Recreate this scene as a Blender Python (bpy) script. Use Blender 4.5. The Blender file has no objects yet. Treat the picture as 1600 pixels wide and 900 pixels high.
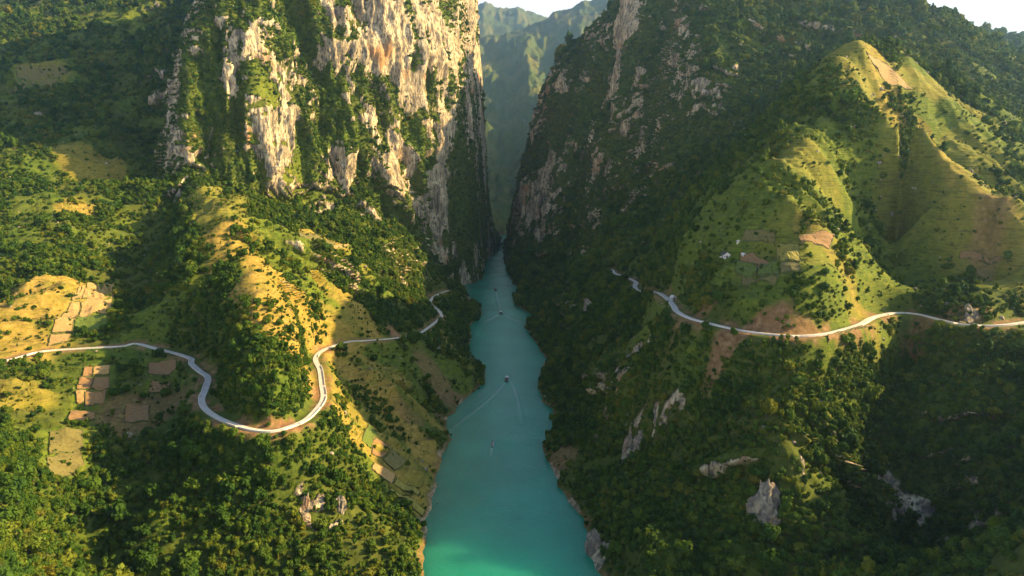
import bpy, bmesh, math, random
import numpy as np
from mathutils import Vector, Matrix

# ------------------------------------------------------------------ camera, sky, sun, exposure
scene = bpy.context.scene
CAM_H = 320.0                                   # metres above the river
PITCH = math.atan(180.0 / 1081.0)               # looking 9.45 degrees down
FPX = 1081.0                                    # focal length for a 1600 px wide frame (24.3 mm)
cam_d = bpy.data.cameras.new('camera')
cam_d.sensor_width = 36.0
cam_d.lens = 36.0 * FPX / 1600.0
cam_d.clip_start = 1.0
cam_d.clip_end = 60000.0
cam = bpy.data.objects.new('camera', cam_d)
scene.collection.objects.link(cam)
cam.location = (0, 0, CAM_H)
cam.rotation_euler = (math.pi / 2 - PITCH, 0, 0)
scene.camera = cam

SUN_EL = math.radians(26.5)
SUN_AZ = math.radians(86.0)                     # clockwise from +Y: from the right
sun_vec = Vector((math.sin(SUN_AZ) * math.cos(SUN_EL), math.cos(SUN_AZ) * math.cos(SUN_EL), math.sin(SUN_EL)))
world = bpy.data.worlds.new('World')
scene.world = world
world.use_nodes = True
wn = world.node_tree.nodes
wl = world.node_tree.links
bg = wn['Background']
sky = wn.new('ShaderNodeTexSky')
sky.sky_type = 'NISHITA'
sky.sun_disc = False
sky.sun_elevation = SUN_EL
sky.sun_rotation = SUN_AZ
sky.altitude = 800
sky.dust_density = 2.5
wl.new(sky.outputs[0], bg.inputs[0])
bg.inputs[1].default_value = 0.064
# broken cloud low in the sky, the same all round
tc = wn.new('ShaderNodeTexCoord'); mp0 = wn.new('ShaderNodeMapping'); mp0.inputs['Scale'].default_value = (3.0, 3.0, 9.0)
wl.new(tc.outputs['Generated'], mp0.inputs[0])
cn = wn.new('ShaderNodeTexNoise'); cn.inputs['Scale'].default_value = 1.3; cn.inputs['Detail'].default_value = 7; cn.inputs['Roughness'].default_value = .55
wl.new(mp0.outputs[0], cn.inputs[0])
cr = wn.new('ShaderNodeValToRGB'); cr.color_ramp.elements[0].position = .05; cr.color_ramp.elements[1].position = .34
wl.new(cn.outputs[0], cr.inputs[0])
sx = wn.new('ShaderNodeSeparateXYZ'); wl.new(tc.outputs['Generated'], sx.inputs[0])
er = wn.new('ShaderNodeMapRange'); er.inputs[1].default_value = .23; er.inputs[2].default_value = .36; er.inputs[3].default_value = 1; er.inputs[4].default_value = 0
wl.new(sx.outputs[2], er.inputs[0])
cm = wn.new('ShaderNodeMath'); cm.operation = 'MULTIPLY'; wl.new(cr.outputs[0], cm.inputs[0]); wl.new(er.outputs[0], cm.inputs[1])
cx = wn.new('ShaderNodeMix'); cx.data_type = 'RGBA'; wl.new(cm.outputs[0], cx.inputs[0]); wl.new(sky.outputs[0], cx.inputs[6]); cx.inputs[7].default_value = (7.0, 6.8, 6.6, 1)
wl.new(cx.outputs[2], bg.inputs[0])
sl = bpy.data.lights.new('sun', 'SUN')
sl.energy = 5.0
sl.angle = math.radians(0.6)
sl.color = (1.0, 0.71, 0.32)
sun = bpy.data.objects.new('sun', sl)
scene.collection.objects.link(sun)
sun.rotation_euler = (-sun_vec).to_track_quat('-Z', 'Y').to_euler()
sun.location = sun_vec * 5000
scene.view_settings.view_transform = 'Standard'
scene.view_settings.look = 'None'
scene.view_settings.exposure = 1.85
scene.view_settings.gamma = 1.0
scene.cycles.max_bounces = 5
scene.cycles.diffuse_bounces = 2
scene.cycles.glossy_bounces = 2
scene.cycles.transmission_bounces = 2
scene.cycles.transparent_max_bounces = 4
scene.cycles.volume_bounces = 1
scene.cycles.use_denoising = True
rng = np.random.default_rng(7)
random.seed(7)

# ------------------------------------------------------------------ helpers
COL = scene.collection
TP = math.tan(PITCH)
CP, SP = math.cos(PITCH), math.sin(PITCH)

def ray(px, py):
    """direction of a sight line, scaled so that its y is 1"""
    a = (px - 800.0) / FPX
    b = (450.0 - py) / FPX
    dy = CP + b * SP
    dz = -SP + b * CP
    return a / dy, dz / dy

def P(px, py, d):
    rx, rz = ray(px, py)
    return (rx * d, d, CAM_H + rz * d)

def Z(px, py, z):
    rx, rz = ray(px, py)
    d = (z - CAM_H) / rz
    return (rx * d, d, z)

def pixel_of(x, y, z):
    zc = y * CP - (z - CAM_H) * SP
    yc = y * SP + (z - CAM_H) * CP
    return 800 + FPX * x / zc, 450 - FPX * yc / zc

def _hash(ix, iy, iz, seed):
    h = (ix.astype(np.uint32) * np.uint32(374761393)) ^ (iy.astype(np.uint32) * np.uint32(668265263)) ^ (iz.astype(np.uint32) * np.uint32(2147483647 ^ 0x5bd1e995)) ^ np.uint32((seed * 974711 + 12345) & 0xffffffff)
    h = (h ^ (h >> np.uint32(13))) * np.uint32(1274126177)
    h = (h ^ (h >> np.uint32(15))) * np.uint32(2246822519)
    h = h ^ (h >> np.uint32(16))
    return (h & np.uint32(0xffffff)).astype(np.float32) / np.float32(0xffffff)

def noise2(x, y, seed=0):
    x0 = np.floor(x); y0 = np.floor(y)
    fx = (x - x0).astype(np.float32); fy = (y - y0).astype(np.float32)
    ix = x0.astype(np.int64); iy = y0.astype(np.int64)
    zz = np.zeros_like(ix)
    fx = fx * fx * fx * (fx * (fx * 6 - 15) + 10); fy = fy * fy * fy * (fy * (fy * 6 - 15) + 10)
    a = _hash(ix, iy, zz, seed); b = _hash(ix + 1, iy, zz, seed)
    c = _hash(ix, iy + 1, zz, seed); d = _hash(ix + 1, iy + 1, zz, seed)
    return (a + (b - a) * fx) * (1 - fy) + (c + (d - c) * fx) * fy

def noise3(x, y, z, seed=0):
    z0 = np.floor(z); fz = (z - z0).astype(np.float32); iz = z0.astype(np.int64)
    x0 = np.floor(x); y0 = np.floor(y)
    fx = (x - x0).astype(np.float32); fy = (y - y0).astype(np.float32)
    ix = x0.astype(np.int64); iy = y0.astype(np.int64)
    fx = fx * fx * (3 - 2 * fx); fy = fy * fy * (3 - 2 * fy); fz = fz * fz * (3 - 2 * fz)
    def lay(k):
        a = _hash(ix, iy, k, seed); b = _hash(ix + 1, iy, k, seed)
        c = _hash(ix, iy + 1, k, seed); d = _hash(ix + 1, iy + 1, k, seed)
        return (a + (b - a) * fx) * (1 - fy) + (c + (d - c) * fx) * fy
    return lay(iz) * (1 - fz) + lay(iz + 1) * fz

def fbm2(x, y, oct=4, seed=0, ridged=False, gain=0.5):
    s = 0; a = 1.0; t = 0
    for o in range(oct):
        n = noise2(x * 2 ** o + 17.3 * o, y * 2 ** o - 9.1 * o, seed + o)
        if ridged: n = 1 - np.abs(2 * n - 1)
        s = s + a * n; t += a; a *= gain
    return s / t

def fbm3(x, y, z, oct=3, seed=0, ridged=False):
    s = 0; a = 1.0; t = 0
    for o in range(oct):
        n = noise3(x * 2 ** o + 17.3 * o, y * 2 ** o - 9.1 * o, z * 2 ** o + 3.7 * o, seed + o)
        if ridged: n = 1 - np.abs(2 * n - 1)
        s = s + a * n; t += a; a *= 0.5
    return s / t

def sstep(a, b, x):
    t = np.clip((x - a) / (b - a), 0, 1)
    return t * t * (3 - 2 * t)

def tag(o, label=None, cat=None, group=None, kind=None):
    if label: o['label'] = label
    if cat: o['category'] = cat
    if group: o['group'] = group
    if kind: o['kind'] = kind
    return o

def link(name, mesh, mat=None, parent=None):
    o = bpy.data.objects.new(name, mesh)
    COL.objects.link(o)
    if mat is not None and not mesh.materials: mesh.materials.append(mat)
    if parent is not None: o.parent = parent
    return o

def empty(name, loc=(0, 0, 0), rz=0.0):
    o = bpy.data.objects.new(name, None)
    COL.objects.link(o)
    o.location = loc; o.rotation_euler = (0, 0, rz)
    o.empty_display_size = 2
    return o

def np_mesh(name, verts, faces, smooth=True, attrs=None):
    """faces: (n,4) or (n,3) int array"""
    me = bpy.data.meshes.new(name)
    n, k = faces.shape
    me.vertices.add(len(verts)); me.loops.add(n * k); me.polygons.add(n)
    me.vertices.foreach_set('co', np.ascontiguousarray(verts, np.float32).ravel())
    me.loops.foreach_set('vertex_index', np.ascontiguousarray(faces, np.int32).ravel())
    me.polygons.foreach_set('loop_start', np.arange(0, n * k, k, dtype=np.int32))
    me.polygons.foreach_set('use_smooth', np.full(n, smooth, dtype=bool))
    me.update(calc_edges=True)
    for nm, arr in (attrs or {}).items():
        at = me.attributes.new(nm, 'FLOAT', 'POINT')
        at.data.foreach_set('value', np.ascontiguousarray(arr, np.float32))
    return me

# ------------------------------------------------------------------ the lie of the land: surveyed lines
BANK_L = [(600, 1500), (630, 1150), (650, 1000), (664, 930), (664, 882), (662, 854), (667, 829), (661, 813), (673, 797), (673, 779), (685, 758), (683, 740),
          (690, 712), (706, 687), (698, 676), (698, 656), (712, 640), (733, 619), (754, 601), (760, 587), (757, 575),
          (734, 557), (732, 543), (736, 525), (734, 508), (754, 490), (750, 479), (727, 458), (718, 447), (741, 442),
          (754, 433), (756, 412), (768, 398), (781, 385), (778, 372)]
BANK_R = [(1060, 1500), (990, 1150), (955, 1000), (936, 898), (925, 882), (918, 857), (922, 836), (914, 815), (893, 790), (872, 754), (863, 729),
          (850, 712), (845, 697), (863, 672), (872, 655), (861, 639), (847, 626), (840, 598), (847, 575), (854, 561), (844, 547),
          (831, 525), (819, 508), (833, 493), (817, 483), (803, 474), (810, 451), (799, 436), (792, 422), (788, 394), (796, 365)]
bankL = [Z(a, b, 0.0) for a, b in BANK_L]
bankR = [Z(a, b, 0.0) for a, b in BANK_R]

LEFT_ROAD = [(-120, 575, 126), (0, 565, 123), (60, 550, 122), (120, 545, 121), (190, 541, 120), (212, 537, 119), (245, 545, 117), (280, 554, 115),
             (299, 561, 114), (299, 568, 113), (312, 580, 111), (325, 590, 110), (321, 608, 108), (315, 625, 106), (322, 640, 104),
             (345, 655, 102), (380, 668, 101), (415, 674, 100), (440, 671, 99.5), (470, 660, 99), (487, 648, 99), (505, 624, 98),
             (503, 600, 97.5), (500, 578, 97), (493, 560, 96.5), (507, 546, 96), (545, 534, 94), (575, 532, 90), (612, 529, 83), (640, 525, 77), (655, 521, 74),
             (668, 513, 68), (682, 502, 60), (690, 493, 54), (684, 485, 52), (673, 476, 52), (675, 466, 50), (686, 459, 46), (700, 454, 40)]
RIGHT_ROAD = [(957, 421, 128), (961, 427, 132), (980, 434, 137), (994, 441, 142), (992, 447, 145), (997, 454, 149), (1014, 456, 157), (1027, 457, 164), (1041, 465, 170),
              (1052, 477, 174), (1058, 487, 175), (1080, 498, 175), (1115, 507, 175), (1150, 515, 175), (1190, 521, 175), (1240, 525, 175),
              (1280, 523, 175), (1308, 518, 175), (1342, 508, 175), (1365, 496, 175), (1399, 489, 175), (1434, 491, 175), (1470, 500, 175),
              (1505, 507, 175), (1552, 509, 175), (1600, 504, 176), (1680, 490, 177), (1760, 478, 178)]

def smooth_line(pts, n=6):
    """Catmull-Rom through the points"""
    p = np.array(pts, float)
    p = np.vstack([2 * p[0] - p[1], p, 2 * p[-1] - p[-2]])
    out = []
    for i in range(1, len(p) - 2):
        for t in np.linspace(0, 1, n, endpoint=False):
            a, b, c, d = p[i - 1], p[i], p[i + 1], p[i + 2]
            out.append(0.5 * ((2 * b) + (c - a) * t + (2 * a - 5 * b + 4 * c - d) * t * t + (3 * b - a - 3 * c + d) * t ** 3))
    out.append(p[-2])
    return np.array(out)

left_road = smooth_line([Z(*q) for q in LEFT_ROAD])
right_road = smooth_line([Z(*q) for q in RIGHT_ROAD])

LINES = [            # ridges, valleys, foot and rim of the cliffs: sight line + distance
    # left spur crest down to the road bend and below
    [(300, 285, 1480), (322, 310, 1290), (340, 335, 1130), (358, 380, 955), (372, 430, 825), (390, 478, 712), (403, 520, 652), (420, 560, 617), (428, 610, 592)],
    [(430, 760, 545), (430, 850, 510), (440, 950, 470)],
    # valley left of the spur
    [(268, 262, 1600), (245, 300, 1460), (235, 345, 1370), (215, 400, 1200), (200, 450, 1040), (225, 500, 910)],
    [(245, 620, 700), (205, 690, 620), (140, 760, 550), (95, 830, 500), (75, 900, 450), (60, 1000, 400)],
    # mound in the lower left corner
    [(-60, 720, 420), (0, 760, 395), (35, 800, 385), (58, 850, 385), (62, 900, 385)],
    [(0, 830, 330), (0, 900, 290), (40, 900, 350)],
    # foot of the left cliff
    [(268, 352, 1390), (290, 300, 1500), (330, 290, 1540), (390, 285, 1570), (430, 280, 1600), (470, 265, 1640), (520, 255, 1700), (570, 262, 1740), (610, 285, 1770), (640, 305, 1800), (665, 345, 1860), (685, 390, 1900), (705, 425, 1940)],
    # left edge of the left cliff
    [(292, 220, 1545), (292, 180, 1565), (300, 110, 1600), (312, 60, 1620), (330, 0, 1655), (340, -60, 1690)],
    # faces of the left cliff
    [(400, 150, 1600), (400, 0, 1660), (400, -60, 1690)], [(470, 150, 1690), (470, 0, 1745), (470, -80, 1770)],
    [(540, 150, 1740), (540, 0, 1795), (540, -80, 1830)], [(600, 170, 1800), (600, 0, 1860), (600, -80, 1890)],
    [(650, 250, 1850), (650, 150, 1885), (650, 0, 1935), (650, -80, 1960)], [(690, 320, 1915), (700, 150, 2010), (685, 0, 2060), (670, -80, 2100)],
    [(735, 380, 2070), (738, 300, 2150), (733, 200, 2190), (722, 100, 2200), (708, 0, 2230)],
    # gorge rim, left wall
    [(712, -40, 2480), (720, 0, 2500), (738, 60, 2550), (747, 120, 2600), (752, 180, 2650), (757, 250, 2700), (762, 320, 2750), (772, 355, 2900)],
    # left hillsides
    [(0, 600, 660), (60, 620, 650), (120, 640, 650)], [(60, 700, 560), (0, 680, 540), (0, 740, 440)], [(100, 585, 720)],
    [(0, 520, 780), (0, 450, 900), (0, 400, 1020), (0, 330, 1250), (0, 250, 1500), (0, 130, 1800), (0, 45, 2150), (0, 0, 2700)],
    [(60, 400, 1000), (100, 450, 900), (100, 520, 800)], [(150, 480, 890)], [(80, 330, 1250), (130, 370, 1130)],
    [(160, 290, 1500), (60, 250, 1500)], [(120, 220, 1600), (200, 200, 1750)], [(100, 130, 1850), (30, 100, 1950), (200, 100, 2000)],
    [(130, 0, 2400), (250, 0, 2300)], [(270, 150, 1880), (275, 215, 1720)],
    # slope between the spur and the river
    [(430, 440, 860), (450, 480, 770), (470, 540, 690)], [(470, 420, 990), (560, 400, 1210), (640, 370, 1620)], [(560, 470, 1060), (620, 430, 1350), (690, 430, 1700)],
    [(450, 350, 1330), (540, 320, 1480)], [(600, 610, 820), (560, 640, 720), (520, 700, 600)], [(610, 700, 690), (560, 760, 600)],
    [(600, 850, 532), (520, 850, 518)], [(330, 760, 540), (330, 850, 500)], [(250, 800, 515), (270, 720, 575)],
    # right: terrace hill and its shoulder
    [(1262, 215, 855), (1225, 300, 785), (1230, 330, 745), (1290, 400, 690), (1350, 470, 652)],
    [(1080, 440, 765), (1150, 460, 685)], [(1130, 400, 755), (1200, 400, 715)], [(1180, 290, 820), (1100, 330, 885), (1060, 380, 880), (1030, 430, 870)],
    [(1285, 172, 930), (1230, 195, 975), (1150, 250, 1000), (1080, 310, 1020), (1020, 380, 1040), (1000, 420, 1040)],
    [(1200, 240, 1350), (1100, 300, 1350), (1020, 360, 1400), (950, 400, 1400)], [(950, 370, 1650), (900, 430, 1500), (870, 450, 1700)],
    [(880, 480, 1350)], [(900, 540, 1080), (920, 490, 1180)], [(940, 600, 880), (970, 560, 900)],
    [(1000, 520, 780), (1000, 560, 740), (990, 600, 720), (985, 690, 680)], [(930, 760, 630), (960, 800, 580), (1000, 800, 560), (1000, 900, 480)],
    [(1100, 600, 645), (1100, 700, 590), (1100, 800, 532), (1100, 900, 480)],
    [(1195, 580, 592), (1215, 650, 552), (1240, 720, 520), (1270, 800, 488), (1300, 900, 450)],
    [(1300, 600, 610), (1350, 560, 660)], [(1330, 700, 575), (1380, 800, 530)],
    [(1425, 560, 690), (1440, 620, 620), (1455, 680, 592), (1470, 760, 552), (1490, 900, 490)],
    [(1530, 600, 600), (1600, 580, 610)], [(1560, 700, 540), (1600, 800, 485), (1600, 900, 435)],
    [(1390, 440, 790), (1400, 380, 880), (1400, 300, 955), (1400, 240, 950)], [(1470, 330, 880)], [(1480, 450, 735), (1540, 400, 780), (1590, 450, 710)],
    # right: sunlit ridge
    [(1350, 85, 1050), (1310, 110, 1015), (1290, 150, 960), (1285, 172, 930), (1360, 185, 915), (1430, 195, 895), (1470, 250, 845), (1530, 320, 795), (1600, 385, 745), (1680, 450, 700)],
    [(1350, 85, 1050), (1400, 95, 1110), (1450, 120, 1160), (1500, 130, 1190), (1570, 185, 1150), (1640, 230, 1100)],
    [(1450, 150, 1040), (1500, 160, 1080), (1560, 190, 1070)], [(1500, 220, 985), (1560, 280, 940), (1620, 350, 900)],
    [(1450, 140, 1500), (1350, 130, 1500), (1550, 200, 1400)],
    # right: back ridge
    [(1100, -30, 2050), (1200, -40, 2200), (1240, -20, 2100), (1300, -10, 2050), (1360, 0, 2000), (1400, 12, 1950), (1440, 25, 1900), (1480, 18, 1880), (1500, 45, 1850), (1530, 70, 1800), (1570, 100, 1750), (1600, 118, 1720), (1700, 170, 1640)],
    [(1300, 100, 1750), (1400, 80, 1700), (1500, 100, 1600), (1560, 140, 1550)], [(1250, 150, 1600), (1200, 200, 1550)], [(1200, 100, 1800), (1200, 0, 2050)],
    # right gorge wall
    [(1100, 240, 1700), (1100, 150, 1800), (1100, 50, 1900)], [(1020, 280, 1850), (1020, 200, 1950), (1030, 100, 2100), (1040, 0, 2180)],
    [(960, 300, 2000), (960, 200, 2150), (960, 100, 2280)], [(900, 380, 2050), (900, 300, 2300), (900, 200, 2420)],
    [(830, 430, 2000), (850, 400, 2250), (850, 350, 2450)],
    [(800, 350, 2850), (815, 300, 2800), (833, 253, 2750), (843, 210, 2720), (850, 160, 2680), (863, 127, 2620), (880, 103, 2560), (907, 90, 2500), (940, 67, 2400), (973, 40, 2300), (985, 0, 2280), (1000, -40, 2260)],
    [(797, 370, 2600), (806, 340, 2600), (822, 295, 2600), (838, 250, 2600), (848, 210, 2600), (856, 160, 2600), (870, 130, 2600)],
    [(800, 385, 2450), (815, 350, 2450), (835, 300, 2450), (850, 250, 2450), (862, 200, 2450), (872, 150, 2450), (890, 110, 2450)],
    [(806, 400, 2300), (830, 360, 2300), (860, 320, 2300), (880, 250, 2300), (895, 200, 2300), (910, 140, 2320), (925, 100, 2340)],
    [(812, 420, 2100), (850, 390, 2100), (890, 340, 2130), (920, 270, 2160), (930, 200, 2200)],
    [(753, 400, 2450), (752, 350, 2450), (750, 300, 2450), (747, 250, 2450), (743, 180, 2450), (735, 110, 2450), (718, 40, 2450)],
    [(752, 415, 2300), (748, 350, 2300), (745, 280, 2300), (741, 200, 2300), (732, 120, 2300), (714, 40, 2300)],
    [(803, 352, 3050), (820, 302, 3050), (838, 252, 3050)], [(808, 352, 3350), (828, 302, 3350), (846, 256, 3350)],
    [(768, 362, 3200), (758, 330, 3200), (748, 290, 3200)], [(764, 358, 3450), (752, 330, 3450)],
    # beyond the gorge
    [(785, 347, 3900), (776, 318, 4500), (770, 270, 5600), (763, 200, 7200), (754, 120, 8900), (745, 66, 10300)], [(805, 270, 5200), (816, 200, 7000), (825, 120, 8800), (832, 48, 10400)],
    [(690, 74, 10200), (743, 64, 10300), (775, 60, 10300), (810, 53, 10400), (850, 35, 10600), (887, 18, 10700), (910, 8, 10800), (955, -10, 10900), (1000, -30, 10900)],
    [(660, 32, 15500), (715, 14, 15500), (748, 8, 15500), (767, 14, 15500), (810, 22, 15600), (850, 32, 15600), (900, 50, 15600)],
    [(1480, 60, 3500), (1540, 52, 3300), (1600, 70, 3100), (1700, 90, 3000)],
]
WORLD_PTS = [(560, 520, 225), (575, 470, 240), (560, 430, 250), (610, 575, 215), (640, 510, 240), (540, 390, 250), (-780, 300, 160), (-500, 300, 90), (-300, 300, 20), (330, 300, 210), (330, 240, 190), (390, 360, 250), (430, 300, 260), (420, 400, 200), (800, 300, 220), (-300, 220, 10), (230, 220, 60),  # includes an unseen hill off to the right, added to shade the near river
             (-650, 3300, 700), (-300, 3200, 620), (-1000, 2600, 1000), (-520, 2300, 1030), (-380, 2550, 1000), (-700, 2150, 900), (-700, 2600, 1060),
             (-250, 3300, 420), (-200, 3600, 300), (-400, 3900, 500), (-900, 4200, 700), (-2000, 4000, 900), (-2400, 6000, 900),
             (120, 3100, 380), (300, 3000, 560), (200, 3500, 200), (500, 3300, 500), (600, 2700, 860), (900, 2600, 900), (350, 4200, 400), (800, 4300, 700),
             (-60, 3600, 4), (-40, 3760, 10), (1500, 2200, 640), (1900, 2500, 600), (1900, 1700, 300), (1300, 1300, 300), (1100, 1000, 180), (1000, 700, 150),
             (1900, 4500, 900), (2700, 4200, 800), (3500, 6500, 900), (2400, 13000, 2200), (0, 12800, 2000), (-1500, 12800, 2000), (-3500, 11500, 1800), (-1300, 7800, 1500), (-1700, 9800, 1900), (-600, 17000, 2500), (1000, 17000, 2500), (1300, 7800, 1300), (700, 6000, 900), (-1700, 2600, 1000), (-2300, 2400, 1000), (-1500, 1400, 420), (-1100, 900, 230), (-900, 600, 190)]

def resample(pts, frac=0.018):
    out = [pts[0]]
    for a, b in zip(pts[:-1], pts[1:]):
        a = np.array(a); b = np.array(b)
        L = np.linalg.norm(b - a); step = frac * max(300, 0.5 * (a[1] + b[1]))
        n = max(1, int(round(L / step)))
        for k in range(1, n + 1): out.append(tuple(a + (b - a) * k / n))
    return out

ctrl = []
for Ln in LINES: ctrl += resample([P(*q) for q in Ln])
ctrl += resample(bankL, 0.016) + resample(bankR, 0.016)
ctrl += resample([tuple(q) for q in left_road[::3]], 0.02) + resample([tuple(q) for q in right_road[::3]], 0.02)
mid = []
ys = np.geomspace(230, 3500, 60)
bl = np.array(bankL); br = np.array(bankR)
ol = np.argsort(bl[:, 1]); orr = np.argsort(br[:, 1])
def river_mid(y): return 0.5 * (np.interp(y, bl[ol, 1], bl[ol, 0]) + np.interp(y, br[orr, 1], br[orr, 0]))
def river_left(y): return np.interp(y, bl[ol, 1], bl[ol, 0])
def river_right(y): return np.interp(y, br[orr, 1], br[orr, 0])
for y in ys: ctrl.append((float(river_mid(y)), float(y), -11.0))
ctrl += WORLD_PTS
C = np.array(ctrl)
key = np.round(np.stack([C[:, 0] / C[:, 1] / .005, np.log(C[:, 1]) / .005], 1)).astype(int)
_, idx = np.unique(key, axis=0, return_index=True)
C = C[np.sort(idx)]
NC = len(C)
S = 1000.0
X = C[:, :2] / S
D = np.sqrt(((X[:, None] - X[None]) ** 2).sum(-1))
A = np.zeros((NC + 3, NC + 3))
A[:NC, :NC] = -D + np.eye(NC) * 1e-5
A[:NC, NC] = 1; A[:NC, NC + 1:] = X; A[NC, :NC] = 1; A[NC + 1:, :NC] = X.T
sol = np.linalg.solve(A, np.concatenate([C[:, 2], np.zeros(3)]))
U0, U1, NU = -1.12, 1.12, 560
R0, R1, NR = math.log(190.0), math.log(17200.0), 900
gu = np.linspace(U0, U1, NU); gr = np.linspace(R0, R1, NR)
GY = np.exp(gr)[None, :].repeat(NU, 0); GX = gu[:, None] * GY
def rbf(x, y):
    sh = x.shape; q = np.stack([x.ravel(), y.ravel()], 1) / S
    w = sol[:NC]; out = np.empty(len(q)); x2 = (X ** 2).sum(1)
    for i in range(0, len(q), 20000):
        c = q[i:i + 20000]
        d = (c ** 2).sum(1)[:, None] + x2[None] - 2 * c @ X.T
        np.maximum(d, 0, out=d); np.sqrt(d, out=d)
        out[i:i + 20000] = -(d @ w) + sol[NC] + c @ sol[NC + 1:]
    return out.reshape(sh)
BASE = rbf(GX, GY)

def base_at(x, y):
    u = x / y; r = np.log(y)
    a = np.clip((u - U0) / (U1 - U0) * (NU - 1), 0, NU - 1.001); b = np.clip((r - R0) / (R1 - R0) * (NR - 1), 0, NR - 1.001)
    i = a.astype(int); j = b.astype(int); fa = a - i; fb = b - j
    return (BASE[i, j] * (1 - fa) + BASE[i + 1, j] * fa) * (1 - fb) + (BASE[i, j + 1] * (1 - fa) + BASE[i + 1, j + 1] * fa) * fb

def road_dist(x, y, line):
    """distance to a road and the road's height there"""
    p = line[:, :2]; best = np.full(x.shape, 1e9); zz = np.zeros(x.shape)
    lo = p.min(0) - 60; hi = p.max(0) + 60
    m = np.where((x > lo[0]) & (x < hi[0]) & (y > lo[1]) & (y < hi[1]))[0]
    xm = x[m]; ym = y[m]; bm = np.full(len(m), 1e9); zm = np.zeros(len(m))
    for a, b in zip(line[:-1], line[1:]):
        dx, dy = b[0] - a[0], b[1] - a[1]
        near = np.where((np.abs(xm - a[0]) < 75) & (np.abs(ym - a[1]) < 75))[0]
        if not len(near): continue
        t = np.clip(((xm[near] - a[0]) * dx + (ym[near] - a[1]) * dy) / (dx * dx + dy * dy + 1e-9), 0, 1)
        d = np.hypot(xm[near] - a[0] - t * dx, ym[near] - a[1] - t * dy)
        k = d < bm[near]
        s = near[k]; bm[s] = d[k]; zm[s] = a[2] + t[k] * (b[2] - a[2])
    best[m] = bm; zz[m] = zm
    return best, zz

def ellipse(x, y, c, rx, ry, rot=0.0):
    """1 inside a world-space ellipse, falling to 0 at its edge"""
    ca, sa = math.cos(rot), math.sin(rot)
    dx, dy = x - c[0], y - c[1]
    q = np.sqrt(((dx * ca + dy * sa) / rx) ** 2 + ((-dx * sa + dy * ca) / ry) ** 2)
    return 1 - sstep(0.75, 1.15, q)

def height(x, y, flags=False):
    """height of the ground at world positions (flat arrays)"""
    z = base_at(x, y).astype(np.float64)
    out = np.maximum(river_left(y) - x, x - river_right(y)) + 9 * (fbm2(x / 16, y / 16, 3, 19) - .5) * sstep(250, 600, y)
    near_river = y < 3620
    z = np.where(near_river & (out < 0), np.minimum(z, np.maximum(0.5 * out, -11)), z)
    z = np.where(near_river & (out >= 0), np.maximum(z, 0.75 * np.minimum(out, 16)), z)
    free = sstep(1.5, 45, z) * sstep(200, 420, y)
    dl, zl = road_dist(x, y, left_road); dr, zr = road_dist(x, y, right_road)
    dd = np.minimum(dl, dr)
    nr = sstep(9, 80, dd)
    near = 1 - sstep(2600, 4200, y)
    wx = x + 26 * (noise2(x / 90, y / 90, 31) - .5); wy = y + 26 * (noise2(x / 90, y / 90, 32) - .5)
    ax = np.abs(wx - river_mid(y))
    rib = fbm2((wy + 0.8 * ax) / 105, ax / 330, 4, 3, True) - 0.55
    z += free * nr * near * rib * 52
    z += free * nr * near * (fbm2(wx / 62, wy / 62, 3, 11, True) - .6) * 17
    z += sstep(0, 14, z) * nr * near * (fbm2(x / 13, y / 13, 2, 15) - .5) * 2.6
    far = sstep(3500, 4500, y)
    z += far * (fbm2(wx / 800 + 3.3, wy / 1500, 5, 41, True, .45) - .55) * 620 * (1 - .75 * sstep(9600, 10300, y) * (1 - sstep(11000, 12000, y)) - .5 * sstep(13000, 14000, y))
    z += far * (fbm2(wx / 170, wy / 260, 3, 47, True) - .55) * 110
    # terraces on the right-hand hill
    T = terr_mask(x, y)
    if T.max() > 0:
        st = 5.0; zz = z + 3.0 * (fbm2(x / 60, y / 60, 2, 77) - .5)
        k = np.floor(zz / st); f = zz / st - k
        z = z + T * nr * ((k + sstep(0.62, 1.0, f)) * st - zz) * 0.55
    for d, zr_ in ((dl, zl), (dr, zr)):
        w = 1 - sstep(6.5, 26, d)
        z = np.where(d < 30, z * (1 - w) + zr_ * w - 0.25 * (d < 7), z)
    return (z, dd) if flags else z

T_C = [P(1185, 420, 770), P(1255, 250, 900), P(1420, 270, 960), P(90, 120, 1850), P(1480, 160, 1120)]
def terr_mask(x, y):
    m = ellipse(x, y, T_C[0], 130, 105, 0.3)
    m = np.maximum(m, ellipse(x, y, T_C[1], 60, 90, 0.0)); m = np.maximum(m, ellipse(x, y, T_C[2], 110, 95, -0.2) * .8)
    m = np.maximum(m, ellipse(x, y, T_C[4], 70, 60, 0.0) * .7)
    return np.maximum(m, ellipse(x, y, T_C[3], 90, 60, 0.0))

# ------------------------------------------------------------------ ground mesh: finer where the land is steep or near
NCOL, NROW = 980, 900
ucol = np.concatenate([np.linspace(-1.1, -0.86, 24, endpoint=False), np.linspace(-0.86, 0.86, NCOL - 48), np.linspace(0.86, 1.1, 25)[1:]])
fine_y = np.exp(np.linspace(math.log(235.0), math.log(17000.0), 1250))
fz = base_at((ucol[:, None] * fine_y[None]).ravel(), np.tile(fine_y, NCOL)).reshape(NCOL, -1)
dy = np.diff(fine_y)[None]; dz = np.diff(fz, axis=1)
wgt = (0.32 * dy + np.maximum(dz, 0) * 1.25 + np.maximum(-dz, 0) * 0.10) / fine_y[None, 1:]
wgt *= 1 - 0.6 * sstep(2900, 4000, fine_y[None, 1:])
ker = np.ones(9) / 9
wgt = np.apply_along_axis(lambda c: np.convolve(np.pad(c, 4, mode='edge'), ker, 'valid'), 0, wgt)
cum = np.concatenate([np.zeros((NCOL, 1)), np.cumsum(wgt, 1)], 1); cum /= cum[:, -1:]
YY = np.empty((NCOL, NROW)); tt = np.linspace(0, 1, NROW)
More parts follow.
